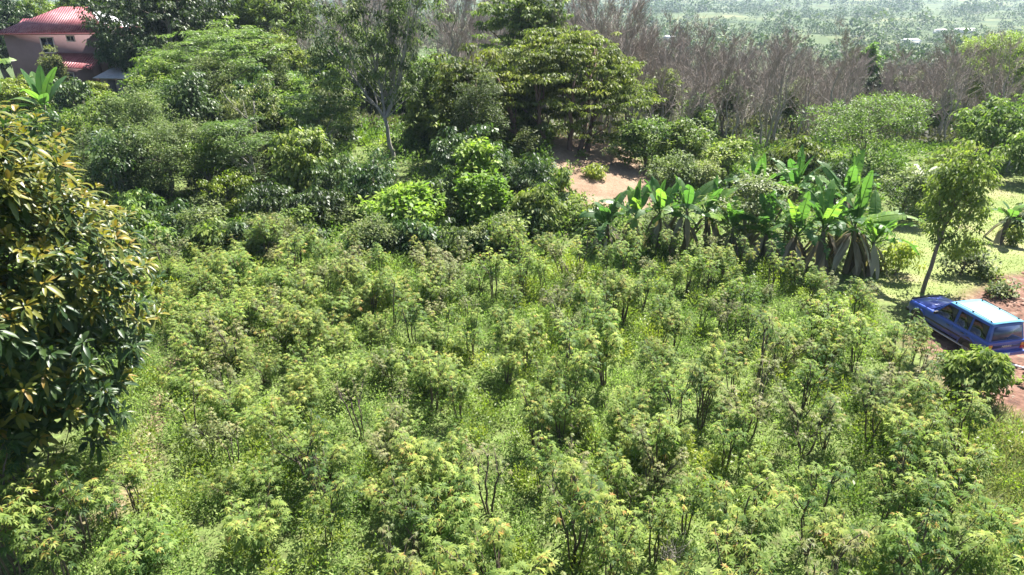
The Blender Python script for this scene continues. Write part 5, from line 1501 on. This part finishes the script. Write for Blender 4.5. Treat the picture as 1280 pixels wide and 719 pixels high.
# clods and stones on the dirt yard
for k in range(26):
    for _ in range(20):
        px = rng.uniform(1180, 1290); py = rng.uniform(335, 535); x, y, z = ong(px, py)
        if pmask('dirt', x, y)[0] > 0.8: break
    g = G(); s = rng.uniform(0.06, 0.2); d = rvec(26)
    import bmesh
    bm = bmesh.new(); bmesh.ops.create_icosphere(bm, subdivisions=2, radius=s)
    for v in bm.verts: v.co *= 1 + 0.25 * math.sin(v.co.x * 23 / s * 0.1 + k) + rng.normal() * 0.06; v.co.z *= 0.6
    me = bpy.data.meshes.new('earth_clod'); bm.to_mesh(me); bm.free(); me.materials.append(M['clod'] if 'clod' in M else M.setdefault('clod', solid('earth_clod', (0.26, 0.13, 0.09), 0.95, noise=0.4, nscale=12)))
    o = bpy.data.objects.new('earth_clod', me); C.objects.link(o); o.location = (x, y, z + s * 0.15); tag(o, 'reddish-brown earth clod lying on the dirt yard', 'clod', 'clods on the dirt yard')

# dry sticks in the front of the field
x, y, z = ong(835, 700)
root = thing('dead_bush', 'pale grey dead sticks in a tuft at the field\'s front', 'dead bush', (x, y, z))
g = G()
for k in range(30):
    a = rng.uniform(0, 6.28); el = rng.uniform(0.5, 1.4); L = rng.uniform(0.4, 1.0)
    tube(g, curve((rng.normal() * 0.12, rng.normal() * 0.12, 0), (math.cos(a) * math.cos(el) * L, math.sin(a) * math.cos(el) * L, math.sin(el) * L), 4, 0.15), np.linspace(0.012, 0.005, 4), 4)
g.obj('sticks', solid('grey_sticks', (0.32, 0.29, 0.26), 0.9), root)

# unused prototypes go
for lst in (TALL, BUSHY, GREY, THIN, BARE):
    for p in lst:
        if p.name not in USED:
            for c in kids(p): bpy.data.objects.remove(c)
            bpy.data.objects.remove(p)

# ------------------------------------------------------------------ haze
bpy.context.view_layer.update()
from mathutils import Vector as _V
zmax = max((o.matrix_world @ _V(c)).z for o in scene.objects if o.type == 'MESH' for c in o.bound_box)
print('zmax', zmax, 'zmin', Z.min())
g = G(); x0, x1, y0, y1, z0, z1 = -2700, 2700, -100, 3350, float(Z.min()) - 1, max(zmax, CAM_H) + 1.5
box(g, ((x0 + x1) / 2, (y0 + y1) / 2, (z0 + z1) / 2), (x1 - x0, y1 - y0, z1 - z0))
m, nt, out = new_mat('haze')
v = nt.nodes.new('ShaderNodeVolumePrincipled'); v.inputs['Color'].default_value = (0.66, 0.82, 1.0, 1); v.inputs['Density'].default_value = 0.00013
v.inputs['Anisotropy'].default_value = 0.1
nt.links.new(v.outputs[0], out.inputs['Volume'])
o = g.obj('haze', m); o['kind'] = 'stuff'; o.visible_shadow = True

# ------------------------------------------------------------------ light, sky, camera
SUN_EL, SUN_AZ = math.radians(58), math.radians(34)
w = bpy.data.worlds.new('World'); scene.world = w; w.use_nodes = True
nt = w.node_tree; bg = nt.nodes['Background']
sky = nt.nodes.new('ShaderNodeTexSky'); sky.sky_type = 'NISHITA'; sky.sun_disc = False
sky.sun_elevation = SUN_EL; sky.sun_rotation = SUN_AZ
nt.links.new(sky.outputs[0], bg.inputs['Color']); bg.inputs['Strength'].default_value = 0.056
sl = bpy.data.lights.new('sun', 'SUN'); sl.energy = 5.0; sl.angle = math.radians(0.5); sl.color = (1.0, 0.96, 0.90)
so = bpy.data.objects.new('sun', sl); C.objects.link(so)
s = Vector((math.sin(SUN_AZ) * math.cos(SUN_EL), math.cos(SUN_AZ) * math.cos(SUN_EL), math.sin(SUN_EL)))
so.rotation_euler = s.to_track_quat('Z', 'Y').to_euler(); so.location = (0, 0, 60)

cam = bpy.data.cameras.new('camera'); cam.sensor_width = 36; cam.lens = FPX / 1280 * 36; cam.clip_start = 0.1; cam.clip_end = 9000
co = bpy.data.objects.new('camera', cam); C.objects.link(co); co.location = (0, 0, CAM_H); co.rotation_euler = (PI / 2 - PITCH, 0, 0)
scene.camera = co
vs = scene.view_settings; vs.view_transform = 'Standard'; vs.look = 'None'; vs.gamma = 1; vs.use_curve_mapping = False; vs.exposure = 2.12
cy = scene.cycles
cy.max_bounces = 6; cy.diffuse_bounces = 3; cy.glossy_bounces = 2; cy.transmission_bounces = 3; cy.transparent_max_bounces = 4; cy.volume_bounces = 0
cy.caustics_reflective = False; cy.caustics_refractive = False
cy.use_denoising = True; cy.denoiser = 'OPENIMAGEDENOISE'; cy.denoising_input_passes = 'RGB_ALBEDO_NORMAL'; cy.denoising_prefilter = 'ACCURATE'
cy.sample_clamp_indirect = 4
